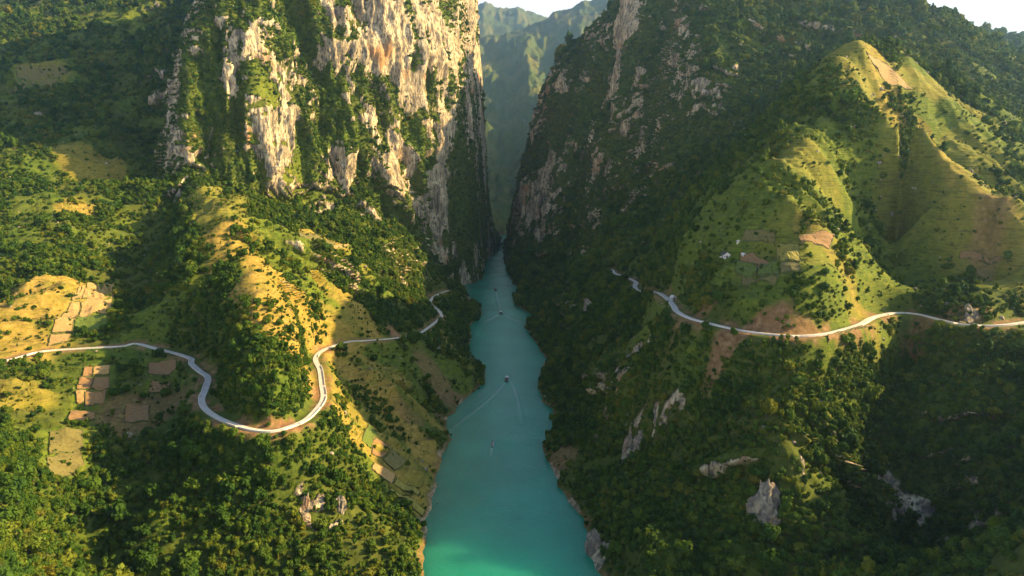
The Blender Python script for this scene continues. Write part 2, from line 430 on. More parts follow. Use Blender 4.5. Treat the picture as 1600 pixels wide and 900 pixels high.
for j in range(NCOL): YY[j] = np.interp(tt, cum[j], fine_y)
XX = ucol[:, None] * YY
vx = XX.ravel(); vy = YY.ravel()
vz, v_road = height(vx, vy, True)
V = np.stack([vx, vy, vz], 1)

def grid_normals(V):
    G = V.reshape(NCOL, NROW, 3)
    a = np.gradient(G, axis=0); b = np.gradient(G, axis=1)
    n = np.cross(a, b); n /= np.linalg.norm(n, axis=2, keepdims=True) + 1e-9
    return n.reshape(-1, 3)
N0 = grid_normals(V)
steep = 1 - sstep(0.34, 0.66, N0[:, 2] + 0.16 * (fbm2(vx / 45, vy / 45, 3, 51) - .5))
cliff = steep * sstep(15, 55, v_road) * sstep(420, 560, vy) * (1 - np.clip(1.5 * terr_mask(vx, vy), 0, 1))
cliff *= 1 - ((vx > 150) & (vy < 1290) & (vz > 165)) * .97           # grassy, not rocky
cliff *= 1 - (vx / vy < -.51) * .95
# fluted limestone: push the steep ground in and out, more across than along the fall line
hx, hy = N0[:, 0], N0[:, 1]
big = fbm3(vx / 75, vy / 75, vz / 260, 3, 60, True) - .5
med = fbm3(vx / 24, vy / 24, vz / 85, 3, 64, True) - .55
sml = fbm3(vx / 8, vy / 8, vz / 22, 2, 68) - .5
far_k = 1 - sstep(3000, 4200, vy)
push = cliff * far_k * (big * 74 + med * 26 + sml * 7.0)
push *= sstep(2, 25, vz) * sstep(3, 75, np.maximum(river_left(vy) - vx, vx - river_right(vy)) + 400 * (vy > 3650))
V[:, 0] += hx * push; V[:, 1] += hy * push; V[:, 2] += 0.25 * push * (N0[:, 2] - 0.3)
N1 = grid_normals(V)

def hit(px, py):
    """where a sight line meets the ground"""
    rx, rz = ray(px, py)
    yy = np.geomspace(240, 7000, 4000)
    zz = base_at(rx * yy, yy)
    k = np.argmax(zz > CAM_H + rz * yy)
    y2 = np.linspace(yy[max(k - 12, 0)], yy[min(k + 12, len(yy) - 1)], 400)
    z2 = height(rx * y2, y2)
    s = z2 > CAM_H + rz * y2
    k2 = np.argmax(s) if s.any() else 200
    return np.array((rx * y2[k2], y2[k2], z2[k2]))
FIELDS = [
    ('tan', (137, 446, 179, 447, 176, 474, 129, 473)), ('tan', (128, 476, 175.5, 476.5, 174, 493, 123, 495)), ('tan', (123.5, 453, 134, 454, 127, 472, 113, 472)), ('tan', (110, 475, 125.5, 475, 119.5, 497, 95, 498)),
    ('tan', (92.5, 500, 118.5, 499, 112, 520, 81, 521)), ('tan', (80, 524, 110, 523, 107, 534, 76, 541)), ('green', (122, 497, 171, 496, 168, 515, 115, 519)),
    ('tan', (150, 573, 172, 573, 170, 586, 146, 587)), ('brown', (135, 575, 147, 574, 144, 588, 130, 590)), ('brown', (124, 592, 146, 591, 141, 608, 121, 609)), ('brown', (148, 591, 170, 590, 171, 607, 143, 608)),
    ('brown', (137, 612, 169, 611, 162, 632, 133, 636)), ('tan', (119, 612, 135, 612, 131, 630, 121, 632)), ('brown', (111, 640, 150, 641, 148, 656, 104, 658)), ('olive', (78, 676, 130, 676, 130, 700, 76, 700)), ('olive', (73, 703, 126, 703, 131, 719, 73, 731)),
    ('brown', (232, 568, 275, 565, 275, 582, 232, 585)), ('brown', (197, 633, 233, 633, 233, 660, 194, 661)), ('brown', (238, 596, 268, 595, 262, 612, 232, 614)),
    ('brown', (1157, 394, 1211, 395, 1213, 406, 1157, 406)), ('yellow', (1213, 383, 1247, 383, 1250, 410, 1219, 410)), ('green', (1150, 408, 1183, 408, 1182, 428, 1150, 428)), ('green', (1185, 408, 1217, 411, 1216, 430, 1184, 430)),
    ('olive', (1219, 412, 1246, 412, 1254, 427, 1221, 428)), ('brown', (1248, 371, 1303, 375, 1295, 390, 1253, 383)), ('brown', (1500, 395, 1535, 397, 1535, 409, 1500, 406)), ('brown', (1537, 397, 1564, 403, 1562, 409, 1537, 409)),
    ('brown', (1292, 541, 1318, 540, 1336, 573, 1292, 571)), ('brown', (1320, 537, 1338, 535, 1360, 561, 1339, 573)), ('olive', (1165, 360, 1212, 362, 1210, 380, 1158, 378)), ('olive', (1160, 432, 1215, 434, 1212, 446, 1158, 444)),
    ('brown', (583, 683, 611, 699, 596, 716, 582, 711)), ('olive', (612, 701, 640, 722, 616, 736, 599, 719)), ('tan', (585, 724, 618, 743, 612, 757, 582, 735)), ('yellow', (620, 747, 657, 772, 653, 778, 616, 758)), ('yellow', (608, 760, 664, 799, 660, 808, 610, 768)),
    ('green', (578, 662, 590, 680, 579, 701, 566, 690)), ('olive', (465, 356, 525, 383, 515, 393, 470, 380)), ('tan', (528, 385, 546, 388, 524, 398, 518, 394)),
    ('tan', (1352, 92, 1385, 102, 1425, 140, 1388, 134)), 
    ('olive', (20, 102, 105, 106, 92, 122, 28, 121)), ('olive', (18, 125, 90, 126, 80, 141, 15, 142)),
]


# ------------------------------------------------------------------ ground cover masks (world space)
def line_hits(pts): return np.array([hit(a, b) for a, b in pts])

def strip(x, y, pts, w):
    """1 within w metres of a line on the ground"""
    L = line_hits(pts); best = np.full(x.shape, 1e9)
    lo = L[:, :2].min(0) - 2 * w; hi = L[:, :2].max(0) + 2 * w
    m = np.where((x > lo[0]) & (x < hi[0]) & (y > lo[1]) & (y < hi[1]))[0]
    b = best[m]
    for p, q in zip(L[:-1], L[1:]):
        dx, dy = q[0] - p[0], q[1] - p[1]
        t = np.clip(((x[m] - p[0]) * dx + (y[m] - p[1]) * dy) / (dx * dx + dy * dy + 1e-9), 0, 1)
        b = np.minimum(b, np.hypot(x[m] - p[0] - t * dx, y[m] - p[1] - t * dy))
    best[m] = b
    return 1 - sstep(0.7 * w, 1.25 * w, best)

jx = vx + 22 * (fbm2(vx / 34, vy / 34, 3, 81) - .5); jy = vy + 22 * (fbm2(vx / 34, vy / 34, 3, 85) - .5)
def blob(px, py, rx, ry, rot=0.0, k=1.0): return k * ellipse(jx, jy, hit(px, py), rx, ry, rot)

dry = np.zeros(len(vx)); mead = np.zeros(len(vx)); soil = np.zeros(len(vx)); outcrop = np.zeros(len(vx))
for b in [(40, 470, 62, 115, 0.0, 1.0), (20, 540, 60, 45, 0.0, 1.0), (118, 325, 38, 42, 0, .9), (70, 120, 75, 60, 0, .35), (130, 250, 75, 42, 0, .55), (170, 255, 40, 30, 0, .6),
          (18, 610, 40, 40, 0, .5), (505, 372, 45, 55, 0.2, .9), (560, 490, 55, 22, -.7, .9), (540, 400, 40, 40, 0, .3), (440, 320, 60, 60, 0, .12),
          (1345, 130, 55, 80, 0, .3), (1380, 120, 30, 50, 0, .7), (1450, 230, 60, 60, 0, .25), (1510, 165, 60, 45, 0, .35), (1560, 320, 60, 90, 0, .35), (1530, 270, 50, 60, 0, .25),
          (1260, 245, 45, 40, 0, .3), (1320, 420, 20, 60, .3, .35), (1545, 420, 28, 28, 0, .5), (1230, 380, 50, 45, 0, .2), (560, 620, 45, 60, 0, .5), (420, 650, 20, 20, 0, .5)]:
    dry = np.maximum(dry, blob(*b)); mead = np.maximum(mead, blob(*b[:5], 1.0))
for pts, w, k in [([(352, 365), (370, 410), (400, 450), (440, 500), (480, 560)], 34, 1.0), ([(372, 400), (430, 440), (490, 500), (530, 540)], 30, 1.0), ([(400, 420), (470, 470), (540, 525)], 26, .85), ([(430, 390), (500, 440), (560, 500)], 14, .7),
                  ([(500, 540), (560, 590), (610, 640), (650, 690), (685, 735)], 24, 1.0), ([(510, 600), (560, 650), (620, 710), (670, 780)], 20, .6), ([(520, 640), (580, 700), (650, 775), (668, 805)], 14, .8),
                  ([(545, 540), (590, 580), (640, 630), (690, 670)], 12, .7), ([(480, 470), (560, 500), (600, 530)], 12, .55),
                  ([(330, 300), (345, 335), (360, 370)], 40, .35), ([(1440, 205), (1490, 265), (1560, 340), (1600, 385)], 14, .6), ([(1310, 130), (1400, 110), (1470, 150)], 18, .4),
                  ([(1250, 340), (1300, 400), (1355, 475)], 9, .6), ([(690, 520), (720, 560), (745, 590)], 10, .3)]:
    q = strip(jx, jy, pts, w); dry = np.maximum(dry, q * k); mead = np.maximum(mead, q)
for b in [(210, 25, 130, 70, 0), (20, 245, 50, 40, 0), (250, 185, 40, 30, 0), (120, 200, 50, 30, 0), (1420, 330, 110, 110, 0), (1340, 250, 100, 100, 0), (1180, 340, 110, 90, 0), (1090, 400, 70, 90, 0), (1490, 430, 80, 50, 0), (430, 360, 60, 80, .3), (470, 450, 85, 120, .6), (540, 560, 80, 60, .5), (600, 600, 60, 60, .4), (430, 400, 60, 90, .4), (1330, 330, 120, 110, 0), (1480, 400, 80, 70, 0), (1150, 300, 80, 70, 0), (1290, 440, 50, 70, 0), (1180, 420, 150, 115, .3), (1250, 260, 70, 90, 0), (1400, 250, 110, 100, 0), (1350, 150, 90, 110, 0), (1500, 190, 110, 90, 0), (1560, 300, 110, 120, 0), (600, 660, 75, 110, .3), (1100, 480, 60, 50, 0),
          (440, 310, 60, 70, 0), (650, 560, 60, 50, .5), (720, 600, 40, 60, .4), (230, 360, 60, 50, 0), (245, 500, 40, 60, 0), (1330, 580, 50, 60, 0), (1420, 370, 60, 60, 0)]:
    mead = np.maximum(mead, blob(*b) * .9)
for b in [(440, 656, 15, 14, 0, 1.0), (415, 660, 14, 9, 0, .8), (622, 520, 22, 18, 0, 1.0), (1175, 505, 45, 14, 0, .9), (1260, 508, 30, 14, 0, .8), (1540, 402, 24, 22, 0, .5), (680, 590, 20, 60, .5, .6), (715, 625, 25, 20, .5, .7),
          (880, 470, 22, 30, 0, .7), (915, 500, 14, 30, 0, .6), (870, 720, 22, 30, 0, .6), (640, 650, 20, 12, .5, .5), (230, 650, 45, 40, 0, .6), (1080, 495, 25, 10, 0, .7), (1480, 490, 45, 18, 0, .6), (540, 330, 20, 20, 0, .4), (700, 660, 16, 12, 0, .7)]:
    soil = np.maximum(soil, blob(*b))
for b in [(1197, 785, 12, 20, 0), (970, 585, 13, 16, 0), (920, 488, 12, 20, 0), (1000, 690, 24, 22, 0), (1000, 560, 22, 18, 0), (1518, 492, 14, 12, 0), (270, 325, 16, 30, 0), (1395, 755, 16, 16, 0), (1425, 795, 18, 14, 0), (505, 795, 26, 20, 0), (860, 340, 60, 70, 0), (935, 855, 14, 22, 0), (1060, 640, 12, 12, 0)]:
    outcrop = np.maximum(outcrop, blob(*b))
# bare rock on the cliffs, with shrubs on the ledges between
nz = N1[:, 2]
vn = fbm3(vx / 62, vy / 62, V[:, 2] / 170, 4, 91)
bias = 0.085 * ellipse(vx, vy, P(560, 100, 1790), 105, 120) + 0.085 * ellipse(vx, vy, P(420, 200, 1620), 48, 90) - 0.06 * (vx > river_mid(vy)) - 0.13 * ellipse(vx, vy, P(690, 110, 2010), 85, 120) - .15 * ellipse(vx, vy, P(340, 120, 1600), 75, 120) + .09 * ellipse(vx, vy, P(690, 350, 1930), 75, 80) - 0.075
rock = cliff * sstep(0.47, 0.55, vn + bias + 0.25 * (0.30 - nz) + 0.22 * big + .10 * med) * far_k
shore = (1 - sstep(1.5, 4.0, V[:, 2] + 5 * (noise2(vx / 18, vy / 18, 95) - .5))) * (vy < 3600)
rock = np.maximum(rock, shore * sstep(.45, .7, noise2(vx / 30, vy / 30, 97)) * 0.5)
rock = np.maximum(rock, outcrop * sstep(.44, .56, fbm3(vx / 9, vy / 9, V[:, 2] / 26, 3, 99)))
soil = np.maximum(soil, shore * .55)
cut = (1 - sstep(9, 15, v_road)) * sstep(.4, .62, fbm2(vx / 14, vy / 14, 3, 101))
soil = np.maximum(soil, cut * .85)
far_dry = sstep(.5, .65, fbm2(vx / 260, vy / 260, 4, 103)) * sstep(3300, 3900, vy) * .3
dry = np.maximum(dry, far_dry)
patch = fbm2(vx / 55, vy / 55, 4, 105)
forest = sstep(.34, .50, patch) * .86 + .14
for b in [(300, 750, 110, 70), (430, 800, 110, 60), (400, 870, 120, 40), (180, 850, 110, 60), (400, 600, 55, 60), (318, 465, 45, 70), (350, 440, 22, 60), (290, 520, 30, 30), (1100, 700, 90, 70), (1050, 600, 60, 60), (1400, 750, 120, 80), (1520, 680, 90, 90), (30, 830, 70, 70), (1200, 850, 120, 50), (560, 800, 50, 50)]:
    forest = np.maximum(forest, blob(*b, 0) * (.45 + .5 * sstep(.3, .45, patch)))
    mead *= 1 - .9 * blob(*b, 0); dry *= 1 - .9 * blob(*b, 0)
forest = np.maximum(forest, cliff * .9)
forest *= 1 - .35 * ((vx / vy < -.50) & (vy > 1150))
forest *= (1 - .96 * np.clip(mead, 0, 1) * (1 - np.where(vx > 0, .8 * sstep(.56, .62, patch), .4 * sstep(.63, .69, patch)))) * (1 - .97 * np.clip(soil, 0, 1)) * (1 - np.clip(rock * 1.25, 0, 1)) * sstep(8, 15, v_road) * sstep(.6, 2.5, V[:, 2])
for kind, q in FIELDS:                           # no trees on the plots
    c = np.array([hit(q[2 * i], q[2 * i + 1]) for i in range(4)])[:, :2]; cen = c.mean(0)
    ins = np.full(len(vx), 1e9)
    if np.cross(c[1] - c[0], c[2] - c[1]) < 0: c = c[::-1]
    for i in range(4):
        p, e = c[i], c[(i + 1) % 4] - c[i]
        ins = np.minimum(ins, (e[0] * (vy - p[1]) - e[1] * (vx - p[0])) / (np.hypot(*e) + 1e-6))
    forest *= sstep(-1, 1, np.clip(-ins - 5, -2, 2)); mead = np.maximum(mead, sstep(-8, -3, ins))
ATTR = {'rock': rock, 'dry': dry, 'soil': soil, 'meadow': mead, 'distant': sstep(3300, 3700, vy)}

# ------------------------------------------------------------------ materials
def new_mat(name):
    m = bpy.data.materials.new(name); m.use_nodes = True
    nt = m.node_tree
    return m, nt, nt.nodes['Principled BSDF']

class NT:
    def __init__(self, nt): self.t = nt; self.n = nt.nodes; self.l = nt.links
    def pos(self, scale=(1, 1, 1)):
        g = self.n.new('ShaderNodeNewGeometry'); v = self.n.new('ShaderNodeVectorMath'); v.operation = 'MULTIPLY'
        v.inputs[1].default_value = scale; self.l.new(g.outputs['Position'], v.inputs[0]); return v.outputs[0]
    def noise(self, vec, scale=1.0, detail=3, rough=0.55, dist=0.0):
        a = self.n.new('ShaderNodeTexNoise'); a.inputs['Scale'].default_value = scale; a.inputs['Detail'].default_value = detail
        a.inputs['Roughness'].default_value = rough; a.inputs['Distortion'].default_value = dist
        if vec is not None: self.l.new(vec, a.inputs['Vector'])
        return a.outputs[0]
    def ramp(self, fac, stops):
        r = self.n.new('ShaderNodeValToRGB'); e = r.color_ramp.elements
        while len(e) < len(stops): e.new(0.5)
        for k, (p, c) in enumerate(stops): e[k].position = p; e[k].color = (*c, 1) if len(c) == 3 else c
        self.l.new(fac, r.inputs[0]); return r.outputs[0]
    def mix(self, fac, a, b):
        m = self.n.new('ShaderNodeMix'); m.data_type = 'RGBA'
        for s, v in ((0, fac), (6, a), (7, b)):
            if isinstance(v, (int, float)): m.inputs[s].default_value = v
            elif isinstance(v, tuple): m.inputs[s].default_value = (*v, 1)
            else: self.l.new(v, m.inputs[s])
        return m.outputs[2]
    def attr(self, nm):
        a = self.n.new('ShaderNodeAttribute'); a.attribute_name = nm; return a.outputs['Fac']
    def math(self, op, a, b=0.0, clamp=False):
        m = self.n.new('ShaderNodeMath'); m.operation = op; m.use_clamp = clamp
        for s, v in ((0, a), (1, b)):
            if isinstance(v, (int, float)): m.inputs[s].default_value = v
            else: self.l.new(v, m.inputs[s])
        return m.outputs[0]
    def bump(self, h, strength, dist, bsdf, prev=None):
        b = self.n.new('ShaderNodeBump'); b.inputs['Strength'].default_value = strength; b.inputs['Distance'].default_value = dist
        self.l.new(h, b.inputs['Height'])
        if prev is not None: self.l.new(prev, b.inputs['Normal'])
        if bsdf is not None: self.l.new(b.outputs[0], bsdf.inputs['Normal'])
        return b.outputs[0]

def rock_color(k, p_flat, p_str):
    n1 = k.noise(p_str, 0.055, 5, .62, .4); n2 = k.noise(p_flat, 0.012, 3, .5); n3 = k.noise(p_str, 0.22, 4, .6)
    c = k.ramp(n1, [(0.30, (.12, .10, .078)), (0.41, (.30, .24, .155)), (0.52, (.54, .435, .27)), (0.68, (.72, .60, .40))])
    c = k.mix(k.ramp(n3, [(.38, (1, 1, 1)), (.50, (0, 0, 0))]), c, (.13, .115, .10))
    wet = k.noise(k.pos((.16, .16, .012)), 1.0, 5, .65)          # dark water streaks
    c = k.mix(k.ramp(wet, [(.38, (.8, .8, .8)), (.47, (0, 0, 0))]), c, (.085, .078, .070))
    bed = k.noise(k.pos((.02, .02, .30)), 1.0, 4, .6)            # bedding
    c = k.mix(k.ramp(bed, [(.34, (.6, .6, .6)), (.44, (0, 0, 0))]), c, (.19, .165, .135))
    st = k.ramp(n2, [(.60, (0, 0, 0)), (.72, (.85, .85, .85))])
    return k.mix(st, c, (.42, .22, .095)), n1, n3

def ground_mat():
    m, nt, bs = new_mat('ground_cover'); k = NT(nt)
    p = k.pos(); ps = k.pos((1, 1, .36)); pc = k.pos((.05, .05, .55))
    g = k.ramp(k.noise(p, 0.09, 5, .65), [(.32, (.030, .058, .007)), (.5, (.064, .102, .011)), (.68, (.120, .150, .018))])
    big = k.noise(p, 0.011, 3, .5)
    g = k.mix(k.ramp(big, [(.4, (0, 0, 0)), (.65, (.6, .6, .6))]), g, (.085, .080, .018))
    # meadow grass is lighter than the forest floor
    mg = k.ramp(k.noise(p, 0.14, 5, .68), [(.28, (.050, .085, .010)), (.5, (.105, .145, .014)), (.7, (.190, .195, .024))])
    g = k.mix(k.attr('meadow'), g, mg)
    d = k.ramp(k.noise(p, 0.16, 5, .65), [(.28, (.17, .140, .022)), (.5, (.31, .215, .040)), (.72, (.42, .285, .080))])
    lines = k.noise(pc, 1.0, 4, .6)                 # grazing tracks and terrace edges follow the contour
    g = k.mix(k.math('MULTIPLY', k.attr('meadow'), k.ramp(lines, [(.36, (.75, .75, .75)), (.48, (0, 0, 0))])), g, (.040, .055, .012))
    d = k.mix(k.ramp(lines, [(.34, (.7, .7, .7)), (.47, (0, 0, 0))]), d, (.105, .085, .024))
    c = k.mix(k.math('MULTIPLY', k.attr('dry'), k.ramp(k.noise(p, .05, 4), [(.3, (.45, .45, .45)), (.5, (1, 1, 1))]), True), g, d)
    s = k.ramp(k.noise(p, .2, 5, .6), [(.3, (.13, .065, .032)), (.55, (.26, .145, .07)), (.75, (.40, .26, .14))])
    c = k.mix(k.attr('soil'), c, s)
    fw = k.ramp(k.noise(p, .028, 6, .7), [(.36, (.75, .75, .75)), (.56, (0, 0, 0))])
    c = k.mix(k.math('MULTIPLY', fw, k.attr('distant')), c, (.035, .055, .020))
    rc, n1, n3 = rock_color(k, p, ps)
    c = k.mix(k.ramp(k.attr('rock'), [(.35, (0, 0, 0)), (.6, (1, 1, 1))]), c, rc)
    nt.links.new(c, bs.inputs['Base Color'])
    bs.inputs['Roughness'].default_value = .95; bs.inputs['Specular IOR Level'].default_value = .15
    b1 = k.bump(k.noise(p, .35, 4, .7), .8, 1.1, None)
    b2 = k.bump(lines, .5, 1.5, None, b1)
    k.bump(k.math('MULTIPLY', k.math('ADD', n3, n1), k.attr('rock')), 1.0, 4.5, bs, b2)
    return m
M_GROUND = ground_mat()

def rock_mat():
    m, nt, bs = new_mat('limestone'); k = NT(nt)
    rc, n1, n3 = rock_color(k, k.pos((3, 3, 3)), k.pos((2.2, 2.2, .8)))
    nt.links.new(rc, bs.inputs['Base Color']); bs.inputs['Roughness'].default_value = .92
    rc = k.mix(.45, rc, (.12, .11, .095)); nt.links.new(rc, bs.inputs['Base Color'])
    k.bump(n3, .9, 1.2, bs)
    return m
M_ROCK = rock_mat()

def leaf_mat(name, stops, hue_noise=True):
    m, nt, bs = new_mat(name); k = NT(nt)
    oi = k.n.new('ShaderNodeObjectInfo')
    big = k.noise(k.pos(), .012, 3, .5)
    f = k.math('ADD', k.math('MULTIPLY', oi.outputs['Random'], .7), k.math('MULTIPLY', k.math('SUBTRACT', big, .35), 1.0), True)
    c = k.ramp(f, stops)
    v = k.noise(k.pos(), .9, 2, .5)
    c = k.mix(k.ramp(v, [(.35, (.55, .55, .55)), (.65, (0, 0, 0))]), c, tuple(.45 * q for q in stops[1][1]))
    nt.links.new(c, bs.inputs['Base Color'])
    bs.inputs['Roughness'].default_value = .75; bs.inputs['Specular IOR Level'].default_value = .2
    tr = k.n.new('ShaderNodeBsdfTranslucent'); nt.links.new(c, tr.inputs[0])
    mx = k.n.new('ShaderNodeMixShader'); mx.inputs[0].default_value = .28
    nt.links.new(bs.outputs[0], mx.inputs[1]); nt.links.new(tr.outputs[0], mx.inputs[2])
    nt.links.new(mx.outputs[0], k.n['Material Output'].inputs[0])
    return m
M_LEAF = leaf_mat('foliage', [(0.05, (.022, .064, .007)), (.35, (.048, .112, .009)), (.62, (.100, .170, .012)), (.85, (.175, .210, .015)), (1.0, (.235, .205, .018))])

def flat_mat(name, col, rough=.7, var=.25, scale=2.0, metal=0.0, bump=0.0):
    m, nt, bs = new_mat(name); k = NT(nt)
    n = k.noise(k.pos(), scale, 4, .6)
    c = k.ramp(n, [(.3, tuple(q * (1 - var) for q in col)), (.7, tuple(min(1, q * (1 + var * .6)) for q in col))])
    nt.links.new(c, bs.inputs['Base Color']); bs.inputs['Roughness'].default_value = rough; bs.inputs['Metallic'].default_value = metal
    if bump: k.bump(n, .6, bump, bs)
    return m
M_BARK = flat_mat('bark', (.10, .075, .05), .9, .3, 3)

# ------------------------------------------------------------------ ground objects
GI = np.arange(NCOL * NROW).reshape(NCOL, NROW)
F = np.stack([GI[:-1, :-1], GI[1:, :-1], GI[1:, 1:], GI[:-1, 1:]], -1).reshape(-1, 4)
fc = V[F].mean(1)
fx_, fy_ = fc[:, 0], fc[:, 1]
def behind(line, x, y):
    """beyond a line of foot points, as seen from the south"""
    L = np.array([P(*q) for q in line]); u = L[:, 0] / L[:, 1]; o = np.argsort(u)
    return y > np.interp(x / y, u[o], L[o, 1])
left = fx_ < river_mid(np.minimum(fy_, 3600))
footL = [(262, 352, 1540), (290, 300, 1500), (330, 290, 1540), (390, 285, 1570), (430, 280, 1600), (470, 265, 1640), (520, 255, 1700), (570, 262, 1740), (610, 285, 1770), (640, 305, 1800), (665, 345, 1860), (685, 390, 1900), (705, 425, 1940), (735, 440, 2000), (800, 400, 2050)]
uL = fx_ / fy_
is_far = fy_ > 3650
is_cl = left & ~is_far & (uL > ray(285, 200)[0]) & behind(footL, fx_, fy_)
footR = [(780, 474, 1690), (803, 474, 1690), (900, 400, 1750), (1000, 330, 1700), (1100, 250, 1600), (1200, 210, 1450), (1290, 150, 1300), (1400, 120, 1400), (1600, 200, 1350), (1900, 300, 1300)]
is_cr = ~left & ~is_far & behind(footR, fx_, fy_)
sel = {'left_hillside': left & ~is_far & ~is_cl, 'left_cliff': is_cl, 'right_hillside': ~left & ~is_far & ~is_cr, 'right_mountain': is_cr, 'far_mountains': is_far}
LAB = {'left_hillside': ('grassy and wooded hillside left of the river with a winding road', 'hillside'),
       'left_cliff': ('towering pale limestone cliff left of the gorge, streaked and hung with shrubs', 'cliff'),
       'right_hillside': ('terraced and wooded hillside right of the river below the sunlit ridge', 'hillside'),
       'right_mountain': ('dark shaded mountain wall on the right side of the gorge', 'mountain'),
       'far_mountains': ('hazy blue mountains seen through the gap of the gorge', 'mountain')}
GROUND = {}
for nm, m in sel.items():
    f = F[m]; used, inv = np.unique(f, return_inverse=True)
    me = np_mesh(nm, V[used], inv.reshape(-1, 4), True, {a: b[used] for a, b in ATTR.items()})
    o = link(nm, me, M_GROUND); tag(o, *LAB[nm], kind='structure'); GROUND[nm] = o

# ------------------------------------------------------------------ river
WAKES = [([(790, 598), (776, 612), (755, 632), (725, 655), (705, 671)], 1.4, .2), ([(797, 597), (803, 606), (808, 620), (812, 640), (815, 662)], 1.4, .18),
         ([(779, 491), (768, 497), (757, 503)], 3.0, .40), ([(787, 491), (799, 497), (812, 503)], 3.0, .40), ([(774, 456), (778, 470), (781.5, 483)], 2.6, .30), ([(768, 700), (767, 712)], 1.2, .2)]
wy = np.exp(np.arange(math.log(215), math.log(3900), .0030)); wu = np.linspace(0, 1, 90)
WL = river_left(wy) - 22; WR = river_right(wy) + 22
WX = WL[:, None] + (WR - WL)[:, None] * wu[None]; WY = wy[:, None].repeat(len(wu), 1)
wxr, wyr = WX.ravel(), WY.ravel(); wz = np.zeros(len(wxr)); foam = np.zeros(len(wxr))
for pts, w, amp in WAKES:
    L = smooth_line([Z(a, b, 0) for a, b in pts], 5); best = np.full(len(wxr), 1e9); tl = np.zeros(len(wxr)); n = len(L) - 1
    for i in range(n):
        p, q = L[i], L[i + 1]; dx, dy_ = q[0] - p[0], q[1] - p[1]
        t = np.clip(((wxr - p[0]) * dx + (wyr - p[1]) * dy_) / (dx * dx + dy_ * dy_ + 1e-9), 0, 1)
        d = np.hypot(wxr - p[0] - t * dx, wyr - p[1] - t * dy_); kk = d < best; best[kk] = d[kk]; tl[kk] = (i + t[kk]) / n
    a = amp * (1 - .55 * tl); ww = w * (1 + .8 * tl)
    wz += a * (np.exp(-(best / ww) ** 2) - .6 * np.exp(-((best - 2.2 * ww) / ww) ** 2))
    foam = np.maximum(foam, (1 - .75 * tl) * np.exp(-(best / (.7 * ww)) ** 2))
wz += .05 * (fbm2(wxr / 6, wyr / 9, 2, 140) - .5)
nwy, nwu = WX.shape
gi = np.arange(nwy * nwu).reshape(nwy, nwu)
WF = np.stack([gi[:-1, :-1], gi[:-1, 1:], gi[1:, 1:], gi[1:, :-1]], -1).reshape(-1, 4)
def water_mat():
    m, nt, bs = new_mat('river_water'); k = NT(nt)
    p = k.pos()
    c = k.ramp(k.noise(p, .012, 3, .5), [(.35, (.008, .215, .130)), (.65, (.014, .275, .170))])
    c = k.mix(k.math('MULTIPLY', k.attr('foam'), .5), c, (.45, .62, .58))
    nt.links.new(c, bs.inputs['Base Color'])
    bs.inputs['Roughness'].default_value = .12; bs.inputs['IOR'].default_value = 1.4
    bs.subsurface_method = 'BURLEY'; bs.inputs['Subsurface Weight'].default_value = 1.0; bs.inputs['Subsurface Radius'].default_value = (.25, 1.0, .8); bs.inputs['Subsurface Scale'].default_value = 110.0
    r = k.ramp(k.noise(p, .02, 3, .55), [(.4, (.10, .10, .10)), (.65, (.26, .26, .26))]); nt.links.new(r, bs.inputs['Roughness'])
    h1 = k.noise(k.pos((.7, 1, 1)), .32, 4, .62, .6); h2 = k.noise(p, .07, 3, .5, 1.2)
    b = k.bump(h2, .3, 1.4, None); k.bump(h1, .6, .8, bs, b)
    return m
M_WATER = water_mat()
river = link('river', np_mesh('river', np.stack([wxr, wyr, wz], 1), WF, True, {'foam': foam}), M_WATER)
tag(river, 'turquoise river winding through the gorge', 'river', kind='structure')

# ------------------------------------------------------------------ roads
M_ROAD = flat_mat('concrete_road', (.58, .53, .47), .85, .22, .25)
M_PARAPET = flat_mat('whitewashed_concrete', (.70, .66, .60), .8, .2, .6)
def offset_line(L, off):
    t = np.gradient(L[:, :2], axis=0); t /= np.linalg.norm(t, axis=1, keepdims=True)
    o = L.copy(); o[:, 0] += -t[:, 1] * off; o[:, 1] += t[:, 0] * off
    return o
def ribbon(name, L, halfw, lift, thick, mat, parent=None):
    prof = [(-halfw, lift - thick), (-halfw, lift), (halfw, lift), (halfw, lift - thick)]
    rows = []
    for off, h in prof:
        q = offset_line(L, off); q[:, 2] += h; rows.append(q)
    n = len(L); v = np.vstack(rows); f = []
    for r in range(3):
        for i in range(n - 1): f.append((r * n + i, r * n + i + 1, (r + 1) * n + i + 1, (r + 1) * n + i))
    return link(name, np_mesh(name, v, np.array(f), False), mat, parent)
def resample_even(L, step):
    s = np.concatenate([[0], np.cumsum(np.linalg.norm(np.diff(L[:, :2], axis=0), axis=1))])
    t = np.arange(0, s[-1], step)
    return np.stack([np.interp(t, s, L[:, c]) for c in range(3)], 1)
